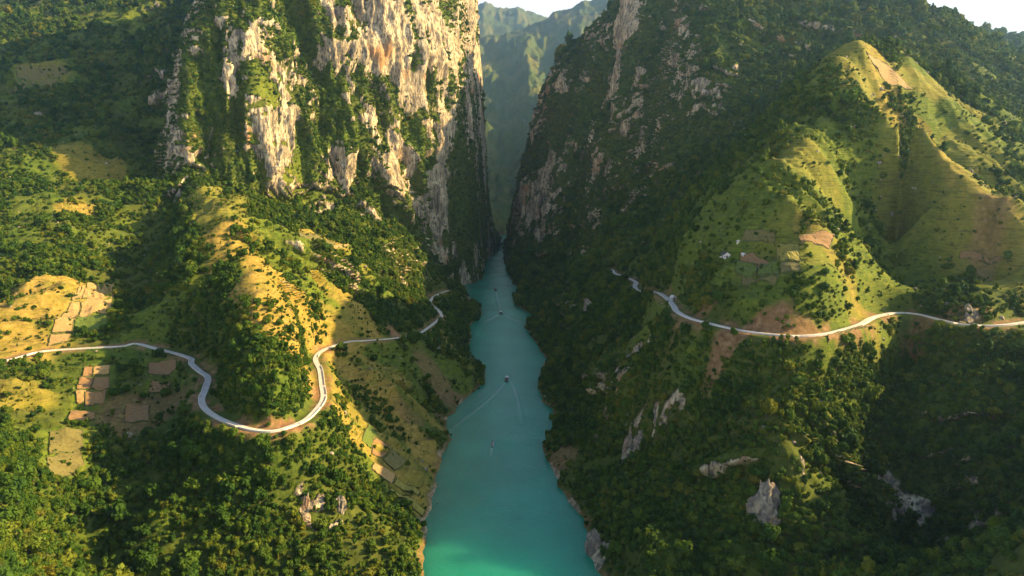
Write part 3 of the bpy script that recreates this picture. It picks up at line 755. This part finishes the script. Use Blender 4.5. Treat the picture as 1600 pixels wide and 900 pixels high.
def build_road(name, L, label, w):
    L = resample_even(L, 3.0)
    o = ribbon(name, L, w, .28, 1.6, M_ROAD); tag(o, label, 'road', kind='structure')
    hl = height(*offset_line(L, 22)[:, :2].T); hr = height(*offset_line(L, -22)[:, :2].T)
    side = np.where(hl < hr, 1.0, -1.0)
    v = []; f = []
    i = 0
    while i < len(L) - 3:                        # lengths of low wall with gaps, on the valley side
        n = random.randint(4, 11); j = min(i + n, len(L) - 1)
        if random.random() < .86 and j - i >= 2 and abs(side[i:j + 1].sum()) == j - i + 1:
            seg = offset_line(L, side[i] * (w - .5))[i:j + 1]; seg2 = offset_line(L, side[i] * (w + .15))[i:j + 1]
            b = len(v); m = len(seg)
            for q, h in ((seg, .27), (seg, 1.35), (seg2, 1.35), (seg2, -1.8)):
                for a in q: v.append((a[0], a[1], a[2] + h))
            for r in range(3):
                for t in range(m - 1): f.append((b + r * m + t, b + r * m + t + 1, b + (r + 1) * m + t + 1, b + (r + 1) * m + t))
            f.append((b, b + m, b + 2 * m, b + 3 * m)); f.append((b + m - 1, b + 4 * m - 1, b + 3 * m - 1, b + 2 * m - 1))
        i = j + (random.choice([0, 0, 1, 2]))
    pw = link('parapet', np_mesh('parapet', np.array(v), np.array(f), False), M_PARAPET, o)
    pw['kind'] = 'stuff'
    return o
build_road('left_road', left_road, 'pale concrete road curving round the wooded spur left of the river', 3.0)
build_road('right_road', right_road, 'pale concrete road along the foot of the terraced hill right of the river', 3.2)

# ------------------------------------------------------------------ field plots
M_FIELD = {'tan': flat_mat('stubble_field', (.35, .23, .085), .95, .3, .5, 0, .5), 'brown': flat_mat('tilled_field', (.25, .145, .058), .95, .3, .5, 0, .5),
           'green': flat_mat('green_crop', (.10, .145, .018), .95, .35, .4, 0, .5), 'yellow': flat_mat('ripe_crop', (.24, .21, .035), .95, .3, .4, 0, .5), 'olive': flat_mat('fallow_field', (.15, .13, .035), .95, .3, .4, 0, .5)}
M_BUND = flat_mat('field_bund', (.075, .085, .022), .95, .3, .6)
def field_plot(kind, q, parent):
    c = np.array([hit(q[2 * i], q[2 * i + 1]) for i in range(4)])
    n = 9; g = np.linspace(0, 1, n)
    a, b = np.meshgrid(g, g, indexing='ij')
    xy = ((1 - a) * (1 - b))[..., None] * c[0, :2] + (a * (1 - b))[..., None] * c[1, :2] + (a * b)[..., None] * c[2, :2] + ((1 - a) * b)[..., None] * c[3, :2]
    zz = height(xy[..., 0].ravel(), xy[..., 1].ravel()).reshape(n, n)
    top = np.concatenate([xy, (zz + 1.3)[..., None]], -1).reshape(-1, 3)
    ids = np.arange(n * n).reshape(n, n)
    f = [(ids[i, j], ids[i + 1, j], ids[i + 1, j + 1], ids[i, j + 1]) for i in range(n - 1) for j in range(n - 1)]
    rim = list(ids[:, 0]) + list(ids[-1, 1:]) + list(ids[-2::-1, -1]) + list(ids[0, -2:0:-1])
    low = top[rim] - np.array((0, 0, 3.0)); base = len(top); m = len(rim)
    f += [(rim[i], base + i, base + (i + 1) % m, rim[(i + 1) % m]) for i in range(m)]
    o = link('field_plot', np_mesh('field_plot', np.vstack([top, low]), np.array(f), False), M_FIELD[kind], parent)
    # grassy bund round the plot, with uneven tufts
    R = top[rim] + np.stack([rng.normal(0, .35, m), rng.normal(0, .35, m), rng.uniform(-.2, .45, m)], 1)
    cen = top.mean(0); out = R - cen; out[:, 2] = 0; out /= np.linalg.norm(out, axis=1, keepdims=True) + 1e-6
    w = .0008 * cen[1]
    bv = np.vstack([R - out * w + (0, 0, -.9), R + (0, 0, .3), R + out * w + (0, 0, -1.6)])
    bf = [(r * m + i, r * m + (i + 1) % m, (r + 1) * m + (i + 1) % m, (r + 1) * m + i) for r in range(2) for i in range(m)]
    link('bund', np_mesh('bund', bv, np.array(bf), False), M_BUND, o)
    return o
for kind, q in FIELDS: field_plot(kind, q, GROUND['left_hillside'] if q[0] < 800 else GROUND['right_hillside'])

# ------------------------------------------------------------------ trees
def crown_mesh(name, seed, rx, rz, nlobes, nleaf, core=True):
    r = np.random.default_rng(seed); v = []; f = []
    lobes = [(np.array((0, 0, 0)), np.array((rx * .8, rx * .8, rz * .85)))]
    for i in range(nlobes):
        a = r.uniform(0, 6.28); e = r.uniform(-.5, .9); d = np.array((math.cos(a) * math.cos(e) * rx, math.sin(a) * math.cos(e) * rx, math.sin(e) * rz)) * r.uniform(.45, .75)
        lobes.append((d, np.array((1, 1, .85)) * r.uniform(.32, .52) * rx))
    for i in range(nleaf):
        c, s = lobes[int(r.integers(0, len(lobes)))]
        n = r.normal(size=3); n[2] += .35; n /= np.linalg.norm(n)
        p = c + n * s * r.uniform(.82, 1.08)
        nn = n + r.normal(size=3) * .45; nn /= np.linalg.norm(nn)
        t = np.cross(nn, r.normal(size=3)); t /= np.linalg.norm(t); b = np.cross(nn, t)
        L = rx * r.uniform(.12, .24); W = L * r.uniform(.6, .95); k = len(v)
        v += [p - t * L, p - b * W * .9 + nn * L * .12, p + t * L, p + b * W + nn * L * .1]
        f.append((k, k + 1, k + 2, k + 3))
    v = np.array(v); f = np.array(f)
    if core:
        bm = bmesh.new()
        for c, s in lobes:
            g = bmesh.ops.create_icosphere(bm, subdivisions=1, radius=1.0)['verts']
            for q in g:
                w = np.array(q.co) * s * .84 * r.uniform(.85, 1.1) + c; q.co = w
        bm.verts.index_update(); cv = np.array([q.co for q in bm.verts]); cf = np.array([[q.index for q in t.verts] for t in bm.faces]); bm.free()
        cf = np.concatenate([cf, cf[:, :1]], 1)
        me = bpy.data.meshes.new(name)
        me.from_pydata([tuple(q) for q in np.vstack([cv, v])], [], [tuple(int(w) for w in t[:3]) for t in cf] + [tuple(int(w) + len(cv) for w in t) for t in f])
    else:
        me = bpy.data.meshes.new(name); me.from_pydata([tuple(q) for q in v], [], [tuple(int(w) for w in t) for t in f])
    me.materials.append(M_LEAF)
    me.update()
    return me

def tube(bm, p, q, r0, r1, n=6):
    p, q = Vector(p), Vector(q); d = (q - p).normalized(); s = d.orthogonal().normalized(); t = d.cross(s)
    A = [bm.verts.new(p + (s * math.cos(6.2832 * i / n) + t * math.sin(6.2832 * i / n)) * r0) for i in range(n)]
    B = [bm.verts.new(q + (s * math.cos(6.2832 * i / n) + t * math.sin(6.2832 * i / n)) * r1) for i in range(n)]
    for i in range(n): bm.faces.new((A[i], A[(i + 1) % n], B[(i + 1) % n], B[i]))
    bm.faces.new(B)

def trunk_mesh(name, h, r, spread, seed):
    rr = random.Random(seed); bm = bmesh.new()
    tube(bm, (0, 0, -.6), (.05, 0, h * .5), r * 1.25, r * .8); tube(bm, (.05, 0, h * .5), (0, .06, h), r * .8, r * .4)
    for i in range(4):
        a = i * 1.57 + rr.uniform(-.4, .4); z = h * rr.uniform(.5, .8)
        tube(bm, (0, 0, z), (math.cos(a) * spread, math.sin(a) * spread, z + spread * .8), r * .45, r * .15, 5)
    me = bpy.data.meshes.new(name); bm.to_mesh(me); bm.free(); me.materials.append(M_BARK); return me

# unit trees: crown radius 1 at scale 1
SHAPES = [(.62, 1.45, 6, 260, 1.6), (1.25, .95, 10, 380, 1.05), (1.0, .95, 7, 300, 1.15), (1.0, 1.15, 8, 320, 1.3), (1.0, .85, 6, 280, 1.0), (.85, 1.35, 7, 300, 1.5), (1.05, .75, 8, 300, .75), (.95, 1.05, 5, 260, 1.2)]
CROWN = []; TRUNK = []
for i, (rx, rz, nl, nf, cz) in enumerate(SHAPES):
    me = crown_mesh('crown', 200 + i, rx, rz, nl, nf)
    me.transform(Matrix.Translation((0, 0, cz))); CROWN.append(me)
    TRUNK.append(trunk_mesh('trunk', cz, .10, .45, 300 + i))
TREES = bpy.data.collections.new('tree_kinds')
for i in range(len(SHAPES)):
    bm = bmesh.new(); bm.from_mesh(CROWN[i]); nfc = len(bm.faces); bm.from_mesh(TRUNK[i]); bm.faces.ensure_lookup_table()
    for k in range(nfc, len(bm.faces)): bm.faces[k].material_index = 1
    me = bpy.data.meshes.new('tree_kind'); bm.to_mesh(me); bm.free(); me.materials.append(M_LEAF); me.materials.append(M_BARK)
    TREES.objects.link(bpy.data.objects.new('tree_kind_%d' % i, me))

def scatter_group(col_, name):
    g = bpy.data.node_groups.new(name, 'GeometryNodeTree')
    g.interface.new_socket('Geometry', in_out='INPUT', socket_type='NodeSocketGeometry'); g.interface.new_socket('Geometry', in_out='OUTPUT', socket_type='NodeSocketGeometry')
    n = g.nodes; l = g.links
    gi_ = n.new('NodeGroupInput'); go = n.new('NodeGroupOutput')
    ci = n.new('GeometryNodeCollectionInfo'); ci.inputs[0].default_value = col_; ci.inputs['Separate Children'].default_value = True; ci.inputs['Reset Children'].default_value = True
    ip = n.new('GeometryNodeInstanceOnPoints'); ip.inputs['Pick Instance'].default_value = True
    def na(nm, ty):
        a = n.new('GeometryNodeInputNamedAttribute'); a.data_type = ty; a.inputs[0].default_value = nm; return a.outputs[0]
    l.new(gi_.outputs[0], ip.inputs['Points']); l.new(ci.outputs[0], ip.inputs['Instance'])
    l.new(na('pick', 'INT'), ip.inputs['Instance Index']); l.new(na('spin', 'FLOAT_VECTOR'), ip.inputs['Rotation']); l.new(na('size', 'FLOAT_VECTOR'), ip.inputs['Scale'])
    l.new(ip.outputs[0], go.inputs[0])
    return g
G_TREES = scatter_group(TREES, 'scatter_trees')

def scatter(name, pts, size, spin, pick, group, label, cat):
    me = bpy.data.meshes.new(name); me.vertices.add(len(pts)); me.vertices.foreach_set('co', np.ascontiguousarray(pts, np.float32).ravel())
    for nm, ty, arr, prop in (('size', 'FLOAT_VECTOR', size, 'vector'), ('spin', 'FLOAT_VECTOR', spin, 'vector'), ('pick', 'INT', pick, 'value')):
        at = me.attributes.new(nm, ty, 'POINT'); at.data.foreach_set(prop, np.ascontiguousarray(arr, np.int32 if ty == 'INT' else np.float32).ravel())
    o = link(name, me); md = o.modifiers.new('scatter', 'NODES'); md.node_group = group
    return tag(o, label, cat, kind='stuff')

tri_a = np.linalg.norm(np.cross(V[F[:, 1]] - V[F[:, 0]], V[F[:, 3]] - V[F[:, 0]]), axis=1)
tri_a = np.minimum(tri_a, 4000)
f_forest = forest[F].mean(1); f_cliff = (cliff[F].mean(1)); f_mead = np.clip(mead[F].mean(1), 0, 1) * (1 - np.clip(soil[F].mean(1), 0, 1)) * (v_road[F].min(1) > 9)
inview = (np.abs(uL) < .93) & (fy_ > 260)
per_tree = np.interp(fy_, [300, 700, 1500, 2200, 3000, 3600], [9, 10.5, 17.5, 45, 105, 180])
lam = f_forest * tri_a / per_tree * inview * (fy_ < 3500)
lam *= np.where(f_cliff > .5, 1.25, 1.0)
cnt = rng.poisson(lam)
fi = np.repeat(np.arange(len(F)), cnt)
def sample(fi):
    a, b = rng.random(len(fi)), rng.random(len(fi))
    q = V[F[fi]]
    return ((1 - a) * (1 - b))[:, None] * q[:, 0] + (a * (1 - b))[:, None] * q[:, 1] + (a * b)[:, None] * q[:, 2] + ((1 - a) * b)[:, None] * q[:, 3]
tp = sample(fi)
ts = np.exp(rng.normal(-.08, .45, len(fi))) * np.interp(tp[:, 1], [300, 700, 1500, 2200, 3000, 3600], [1.75, 1.95, 2.75, 4.2, 6.0, 7.2])
ts *= np.where(f_cliff[fi] > .5, .72, 1.0) * (.75 + .5 * fbm2(tp[:, 0] / 70, tp[:, 1] / 70, 2, 120))
tk = rng.integers(0, len(SHAPES), len(fi)); tk = np.where(f_cliff[fi] > .5, np.where(rng.random(len(fi)) < .6, 6, 4), tk)
trot = rng.uniform(0, 6.283, len(fi))
tp[:, 2] -= .15 * ts + np.where(f_cliff[fi] > .5, .5 * ts, 0)
tsz = np.stack([ts * rng.uniform(.88, 1.12, len(ts)), ts * rng.uniform(.88, 1.12, len(ts)), ts * rng.uniform(.85, 1.25, len(ts))], 1)
f_left = left[fi]
# the 300 trees that show largest are trees of their own
angG = (BASE - CAM_H) / GY
run = np.maximum.accumulate(angG, axis=1)
def visible(p, top):
    a = np.clip(((p[:, 0] / p[:, 1]) - U0) / (U1 - U0) * (NU - 1), 0, NU - 1).astype(int)
    b = np.clip((np.log(p[:, 1] * .975) - R0) / (R1 - R0) * (NR - 1), 0, NR - 1).astype(int)
    return (p[:, 2] + top - CAM_H) / p[:, 1] > run[a, b]
ppx, ppy = pixel_of(tp[:, 0], tp[:, 1], tp[:, 2] + ts)
score = ts / np.linalg.norm(tp - (0, 0, CAM_H), axis=1)
ok = (ppx > 12) & (ppx < 1588) & (ppy > 20) & (ppy < 885) & visible(tp, ts) & (f_cliff[fi] < .5)
score = np.where(ok, score, 0)
solo = np.argsort(-score)[:300]
LOOK = ['slim upright', 'broad many-headed', 'round leafy', 'domed leafy', 'squat leafy', 'tall slender', 'low spreading', 'small-headed']
PLACES = [(0, 95, 'on the mound in the lower left corner', 'trees on the lower left mound'), (95, 215, 'in the hollow at lower left', 'trees in the lower left hollow'), (215, 330, 'on the left flank of the spur below the left road', 'trees on the left flank of the spur'),
          (330, 480, 'straight below the left road bend', 'trees below the left road bend'), (480, 700, 'on the spur slope above the left bank', 'trees above the left bank'), (700, 1010, 'on the near slope just above the right bank', 'trees above the right bank'),
          (1010, 1110, 'on the dark near slope left of the tall limestone crag', 'trees left of the tall crag'), (1110, 1215, 'on the dark near slope around the tall limestone crag', 'trees around the tall crag'), (1215, 1330, 'on the slope right of the tall limestone crag', 'trees right of the tall crag'),
          (1330, 1450, 'around the grey outcrops at lower right', 'trees around the lower right outcrops'), (1450, 1601, 'on the slope at the lower right edge', 'trees at the lower right edge')]
def region(px, py, k):
    for a, b, w, g in PLACES:
        if a <= px < b: return LOOK[k] + ' tree ' + w, g
for i in solo:
    k = int(tk[i]); root = empty('tree', tuple(tp[i]), float(trot[i])); root.scale = tuple(tsz[i])
    lb, gp = region(ppx[i], ppy[i], k); tag(root, lb, 'tree', gp)
    link('crown', CROWN[k], None, root); link('trunk', TRUNK[k], None, root)
rest = np.ones(len(fi), bool); rest[solo] = False
spin = np.stack([rng.normal(0, .08, len(fi)), rng.normal(0, .08, len(fi)), trot], 1)
on_cl = f_cliff[fi] > .5
for nm, m, lb in (('forest_left', rest & f_left & ~on_cl, 'dense green woodland covering the left hillsides'), ('forest_right', rest & ~f_left & ~on_cl, 'dense dark woodland covering the right hillsides'),
                  ('cliff_shrubs_left', rest & f_left & on_cl, 'shrubs clinging to the ledges of the pale left cliff'), ('cliff_shrubs_right', rest & ~f_left & on_cl, 'shrubs clinging to the dark right gorge wall')):
    if m.any(): scatter(nm, tp[m], tsz[m], spin[m], tk[m], G_TREES, lb, 'woodland' if 'forest' in nm else 'shrubs')
# scattered bushes in the meadows
lam = f_mead * tri_a / np.interp(fy_, [300, 1000, 2000], [110, 190, 380]) * inview * (fy_ < 2300) * (f_cliff < .5)
lam *= 3.2 * sstep(.42, .68, fbm2(fx_ / 25, fy_ / 25, 3, 130))
fm = np.repeat(np.arange(len(F)), rng.poisson(lam)); mp = sample(fm)
ms = np.exp(rng.normal(0, .4, len(fm))) * np.interp(mp[:, 1], [300, 1000, 2000], [.8, 1.1, 2.0]); mp[:, 2] -= .3 * ms
scatter('meadow_bushes', mp, np.stack([ms] * 3, 1), np.stack([0 * ms, 0 * ms, rng.uniform(0, 6.28, len(ms))], 1), rng.integers(0, len(SHAPES), len(ms)), G_TREES, 'scattered dark bushes dotting the open meadows', 'bushes')
print('TREES', len(fi), 'BUSHES', len(fm))

# ------------------------------------------------------------------ limestone outcrops and boulders
def crag_mesh(name, seed, sub=3, amp=.45):
    bm = bmesh.new(); bmesh.ops.create_icosphere(bm, subdivisions=sub, radius=1.0)
    co = np.array([v.co for v in bm.verts])
    n = (fbm3(co[:, 0] * 1.6 + seed * 7, co[:, 1] * 1.6, co[:, 2] * .9 + seed, 3, seed, True) - .5) * amp * 2 + (fbm3(co[:, 0] * 5, co[:, 1] * 5, co[:, 2] * 2.2, 2, seed + 9) - .5) * amp * .8
    n += (fbm3(co[:, 0] * 4.5, co[:, 1] * 4.5, co[:, 2] * .7 + seed, 2, seed + 4, True) - .6) * .55 + (noise2(co[:, 2] * 7, co[:, 0] * .6, seed + 6) - .5) * .14
    for v, k in zip(bm.verts, n): v.co *= 1 + float(k)
    me = bpy.data.meshes.new(name); bm.to_mesh(me); bm.free(); me.materials.append(M_ROCK)
    return me
CRAGS = [crag_mesh('limestone_outcrop', 400 + i, 4, .6) for i in range(4)]
OUT = [(1197, 800, 12, 16, 'tall pale limestone crag on the wooded slope at lower right'), (970, 600, 7, 15, 'narrow tan rock tower below the right road bend'),
       (921, 500, 9, 17, 'tan rock face above the right bank halfway up the river'), (983, 700, 6, 9, 'grey limestone block left of a pair on the near right slope'), (1003, 692, 7, 9, 'grey limestone block right of a pair on the near right slope'),
       (1517, 490, 4.5, 7, 'grey crag standing over the right road near the right edge'), (271, 325, 8, 32, 'slim pale rock fin at the left foot of the big cliff'), (1390, 755, 5, 7, 'upper small grey outcrop on the dark slope at lower right'),
       (1418, 798, 7, 6, 'lower broad grey outcrop on the dark slope at lower right'), (474, 792, 4, 8, 'left of two pinkish outcrops on the lower left spur'), (530, 795, 6, 7, 'right of two pinkish outcrops on the lower left spur'),
       (932, 858, 8, 10, 'pale shore rock on the right bank near the bottom'), (1000, 555, 8, 10, 'grey crag just under the right road bend'), (183, 692, 4, 3, 'lower pale boulder in the dry stream bed below the left road'), (200, 682, 4, 3, 'upper pale boulder in the dry stream bed below the left road'), (685, 550, 4, 6, 'pale rock above the small road near the left bank'), (1252, 735, 4, 8, 'thin grey crag on the slope right of the tall limestone crag')]
for i, (px, py, w, h, lb) in enumerate(OUT):
    c = hit(px, py); o = link('limestone_outcrop', CRAGS[i % 4]); o.location = (c[0], c[1] + .25 * w, c[2] - .1 * h)
    o.scale = (w * .75, w * .45, h * 1.05); o.rotation_euler = (-.45, 0, (i % 3 - 1) * .35); tag(o, lb, 'rock')
BOULD = bpy.data.collections.new('boulder_kinds')
for i in range(3): BOULD.objects.link(bpy.data.objects.new('boulder_kind_%d' % i, crag_mesh('boulder', 500 + i, 2, .4)))
G_BOULD = scatter_group(BOULD, 'scatter_boulders')
lam = tri_a / 2600 * inview * (fy_ < 1700) * (.25 + 1.8 * sstep(.55, .7, fbm2(fx_ / 60, fy_ / 60, 2, 133))) * (fc[:, 2] > 5) * (v_road[F].min(1) > 10)
fb = np.repeat(np.arange(len(F)), rng.poisson(lam)); bp = sample(fb); bs_ = np.exp(rng.normal(0, .45, len(fb))) * np.interp(bp[:, 1], [300, 1700], [.75, 1.8])
scatter('limestone_boulders', bp, np.stack([bs_, bs_ * .8, bs_ * .9], 1), rng.uniform(0, 6.28, (len(fb), 3)), rng.integers(0, 3, len(fb)), G_BOULD, 'white limestone boulders scattered over the slopes', 'boulders')

# ------------------------------------------------------------------ boats
M_HULL = flat_mat('dark_hull', (.035, .030, .028), .5, .3, 1.0)
M_WHITE = flat_mat('white_boat_paint', (.78, .77, .74), .45, .12, 1.0)
M_DECK = flat_mat('worn_deck', (.30, .24, .20), .75, .3, 1.2)
M_RED = flat_mat('red_brown_trim', (.32, .10, .07), .6, .25, 1.0)
M_GLASS = flat_mat('dark_window', (.02, .03, .035), .15, .2, 1.0)
def bm_obj(name, bm, mat, parent=None):
    bmesh.ops.recalc_face_normals(bm, faces=bm.faces)
    me = bpy.data.meshes.new(name); bm.to_mesh(me); bm.free()
    return link(name, me, mat, parent)
def box(bm, x0, x1, y0, y1, z0, z1):
    v = [bm.verts.new((x, y, z)) for z in (z0, z1) for x, y in ((x0, y0), (x1, y0), (x1, y1), (x0, y1))]
    for q in ((3, 2, 1, 0), (4, 5, 6, 7), (0, 1, 5, 4), (1, 2, 6, 5), (2, 3, 7, 6), (3, 0, 4, 7)): bm.faces.new([v[i] for i in q])
def hull_mesh(bm, L, W, H, bow=.35):
    """hull along +y, bow at +y; open at deck level"""
    st = [(-.5, .82, 0), (-.45, .95, 0), (-.2, 1, 0), (.1, 1, 0), (.5 - bow, .92, .04), (.38, .62, .22), (.46, .3, .42), (.5, .04, .55)]
    rows = []
    for t, w, sh in st:
        hw = W * .5 * w; y = t * L; z = H * (1 + sh)
        rows.append([bm.verts.new(q) for q in ((-hw, y, z), (-hw * .86, y, .15 * H), (-hw * .3, y, -.5), (hw * .3, y, -.5), (hw * .86, y, .15 * H), (hw, y, z))])
    for a, b in zip(rows[:-1], rows[1:]):
        for i in range(5): bm.faces.new((a[i], a[i + 1], b[i + 1], b[i]))
    bm.faces.new(rows[0]); bm.faces.new(list(reversed(rows[-1])))
    return rows
def deck_mesh(bm, L, W, H):
    st = [(-.49, .78), (-.2, .94), (.15, .92), (.38, .55), (.47, .12)]
    prev = None
    for t, w in st:
        c = [bm.verts.new((s * W * .5 * w, t * L, H * .72)) for s in (-1, 1)]
        if prev: bm.faces.new((prev[0], prev[1], c[1], c[0]))
        prev = c
def tour_boat(loc, rz, L, W, label, roof_front, roof_back):
    t = empty('tour_boat', loc, rz); tag(t, label, 'boat', 'boats on the river')
    bm = bmesh.new(); hull_mesh(bm, L, W, 1.5); hull = bm_obj('hull', bm, M_HULL, t)
    bm = bmesh.new()
    for s in (-1, 1): box(bm, s * W * .5 - .12, s * W * .5 + .12, -.46 * L, .2 * L, 1.42, 1.66)
    bm_obj('gunwale', bm, M_RED, hull)
    bm = bmesh.new(); deck_mesh(bm, L, W, 1.5); bm_obj('deck', bm, M_DECK, t)
    bm = bmesh.new(); box(bm, -W * .36, W * .36, .02 * L, .28 * L, 1.1, 3.3); cab = bm_obj('cabin', bm, M_WHITE, t)
    for s in (-1, 1):
        for j in range(3):
            bm = bmesh.new(); y0 = (.04 + .08 * j) * L; xs = s * W * .36
            box(bm, xs - .04, xs + .04, y0, y0 + .055 * L, 2.0, 2.9); bm_obj('window', bm, M_GLASS, cab)
    bm = bmesh.new(); box(bm, -W * .28, W * .28, .278 * L, .285 * L, 2.0, 2.9); bm_obj('windscreen', bm, M_GLASS, cab)
    def canopy(name, y0, y1, mat, z):
        bm = bmesh.new(); n = 8; rows = []
        for y in (y0, y0 + .3, y1 - .3, y1):
            dr = .22 if y in (y0, y1) else 0
            rows.append([bm.verts.new((W * .45 * math.cos(math.pi * i / n), y, z - dr + .55 * math.sin(math.pi * i / n))) for i in range(n + 1)])
        for a, b in zip(rows[:-1], rows[1:]):
            for i in range(n): bm.faces.new((a[i], a[i + 1], b[i + 1], b[i]))
        o = bm_obj(name, bm, mat, t); sd = o.modifiers.new('thickness', 'SOLIDIFY'); sd.thickness = .12
        return o
    canopy('roof', 0, .31 * L, roof_front, 3.35)
    canopy('awning', -.36 * L, -.01 * L, roof_back, 3.1)
    for y in (-.35, -.18, -.02):
        for s in (-1, 1):
            bm = bmesh.new(); tube(bm, (s * W * .41, y * L, 1.0), (s * W * .41, y * L, 3.2), .08, .08); bm_obj('post', bm, M_WHITE, t)
    for j in range(4):
        bm = bmesh.new(); y = (-.32 + .08 * j) * L; box(bm, -W * .34, W * .34, y, y + .5, 1.1, 1.55); box(bm, -W * .34, W * .34, y - .1, y, 1.1, 2.0); bm_obj('bench', bm, M_RED, t)
    bm = bmesh.new(); box(bm, -.4, .4, -.53 * L, -.47 * L, .3, 1.9); tube(bm, (0, -.5 * L, 1.7), (0, -.42 * L, 2.2), .06, .06); bm_obj('outboard_motor', bm, M_HULL, t)
    return t
def water_spot(px, py): return Z(px, py, .0)
b1 = tour_boat(water_spot(792, 593), math.radians(-4), 25, 5.8, 'white-topped tour boat with the widest wake, in mid river', M_WHITE, M_HULL)
b2 = tour_boat(water_spot(782.4, 489), math.radians(3), 26, 6.4, 'dark tour boat with pale bow roof, farther up the river', M_WHITE, M_HULL)
b3 = tour_boat(water_spot(774, 453), math.radians(8), 24, 6.4, 'small dark tour boat farthest up the river near the gorge', M_HULL, M_HULL)
def long_boat(loc, rz, L, W, label):
    t = empty('long_boat', loc, rz); tag(t, label, 'boat', 'boats on the river')
    bm = bmesh.new(); hull_mesh(bm, L, W, .9, .25); hull = bm_obj('hull', bm, M_HULL, t)
    bm = bmesh.new(); deck_mesh(bm, L, W * .9, .9); bm_obj('deck', bm, M_DECK, t)
    for j in range(5):
        bm = bmesh.new(); y = (-.3 + .13 * j) * L; box(bm, -W * .42, W * .42, y, y + .45, .68, .95); bm_obj('thwart', bm, M_DECK, t)
    bm = bmesh.new(); box(bm, .30 * W, .48 * W, -.42 * L, .3 * L, .88, 1.1); bm_obj('side_rail', bm, M_WHITE, hull)
    bm = bmesh.new(); box(bm, -.25, .25, -.53 * L, -.48 * L, .2, 1.4); bm_obj('outboard_motor', bm, M_HULL, t)
    return t
long_boat(water_spot(769.5, 694), math.radians(-2), 20, 2.6, 'slim dark open boat alone in the lower river')

# ------------------------------------------------------------------ houses
M_WALL = flat_mat('whitewashed_wall', (.74, .71, .65), .85, .15, .8)
M_ROOF = flat_mat('dark_roof_tiles', (.06, .055, .055), .8, .3, 2.0)
M_DOOR = flat_mat('dark_doorway', (.03, .025, .02), .8, .2, 1.0)
M_TIN = flat_mat('pale_tin_roof', (.62, .60, .57), .45, .15, 1.0)
def farmhouse(px, py, w, d, h, rz, label, roof=M_ROOF, name='farmhouse'):
    c = hit(px, py); t = empty(name, (c[0], c[1] + d * .5, c[2]), rz); tag(t, label, 'house')
    bm = bmesh.new()
    a = [bm.verts.new(q) for q in ((-w / 2, -d / 2, -4), (w / 2, -d / 2, -4), (w / 2, -d / 2, h), (0, -d / 2, h + w * .36), (-w / 2, -d / 2, h))]
    b = [bm.verts.new((v.co.x, d / 2, v.co.z)) for v in a]
    bm.faces.new(a); bm.faces.new(list(reversed(b)))
    for i in (0, 1, 4): bm.faces.new((a[i], b[i], b[(i + 1) % 5], a[(i + 1) % 5]))
    wall = bm_obj('wall', bm, M_WALL, t)
    bm = bmesh.new(); e = .7
    for s in (-1, 1):
        z1 = h + w * .36 + .12; z0 = h - e * .72 + .12
        q = [bm.verts.new(k) for k in ((0, -d / 2 - e, z1), (s * (w / 2 + e), -d / 2 - e, z0), (s * (w / 2 + e), d / 2 + e, z0), (0, d / 2 + e, z1))]
        bm.faces.new(q)
    ro = bm_obj('roof', bm, roof, t); sd = ro.modifiers.new('thickness', 'SOLIDIFY'); sd.thickness = .3; sd.offset = 1
    bm = bmesh.new(); box(bm, -w * .13, w * .13, -d / 2 - .06, -d / 2 + .1, 0, h * .75); bm_obj('door', bm, M_DOOR, wall)
    for s in (-1, 1):
        bm = bmesh.new(); box(bm, s * w * .33 - w * .07, s * w * .33 + w * .07, -d / 2 - .05, -d / 2 + .1, h * .35, h * .75); bm_obj('window', bm, M_GLASS, wall)
        bm = bmesh.new(); box(bm, s * w / 2 - .05, s * w / 2 + .05, -d * .15, d * .15, h * .35, h * .75); bm_obj('window', bm, M_GLASS, wall)
    return t
farmhouse(1135, 404, 7.5, 9, 4.2, .15, 'white gabled farmhouse on the terraced hill beside a brown plot')
farmhouse(1127, 405, 2.6, 3, 2.2, -.2, 'tiny white shed beside the gabled farmhouse', M_TIN, 'shed')
farmhouse(1163, 391, 3.4, 3, 2.4, .5, 'small pale hut above the brown plot on the terraced hill', M_TIN, 'hut')
farmhouse(1154, 379.5, 2.6, 3, 2.0, -.4, 'highest tiny white hut on the terraced hill', M_TIN, 'hut')
farmhouse(1053, 458, 5.2, 6, 3.6, .3, 'small white house above the right road bend', M_TIN)
farmhouse(411, 614, 2.8, 3.4, 2.1, -.3, 'small white hut among trees inside the left road bend', M_TIN, 'hut')

# ------------------------------------------------------------------ haze
def hexa(name, x0, x1, y0, y1, z0, z1):
    bm = bmesh.new(); box(bm, x0, x1, y0, y1, z0, z1); bmesh.ops.recalc_face_normals(bm, faces=bm.faces)
    me = bpy.data.meshes.new(name); bm.to_mesh(me); bm.free(); o = bpy.data.objects.new(name, me); COL.objects.link(o); return o
hz = hexa('haze', -19500, 19500, -500, 17400, -40, 4300)
hm = bpy.data.materials.new('haze_air'); hm.use_nodes = True; hn = hm.node_tree
for n in list(hn.nodes):
    if n.type == 'BSDF_PRINCIPLED': hn.nodes.remove(n)
pv = hn.nodes.new('ShaderNodeVolumePrincipled'); pv.inputs['Color'].default_value = (.40, .66, 1.0, 1); pv.inputs['Density'].default_value = 3.8e-5; pv.inputs['Anisotropy'].default_value = .72
hn.links.new(pv.outputs[0], hn.nodes['Material Output'].inputs['Volume'])
hz.data.materials.append(hm); tag(hz, 'thin blue haze filling the valley', 'haze', kind='stuff')
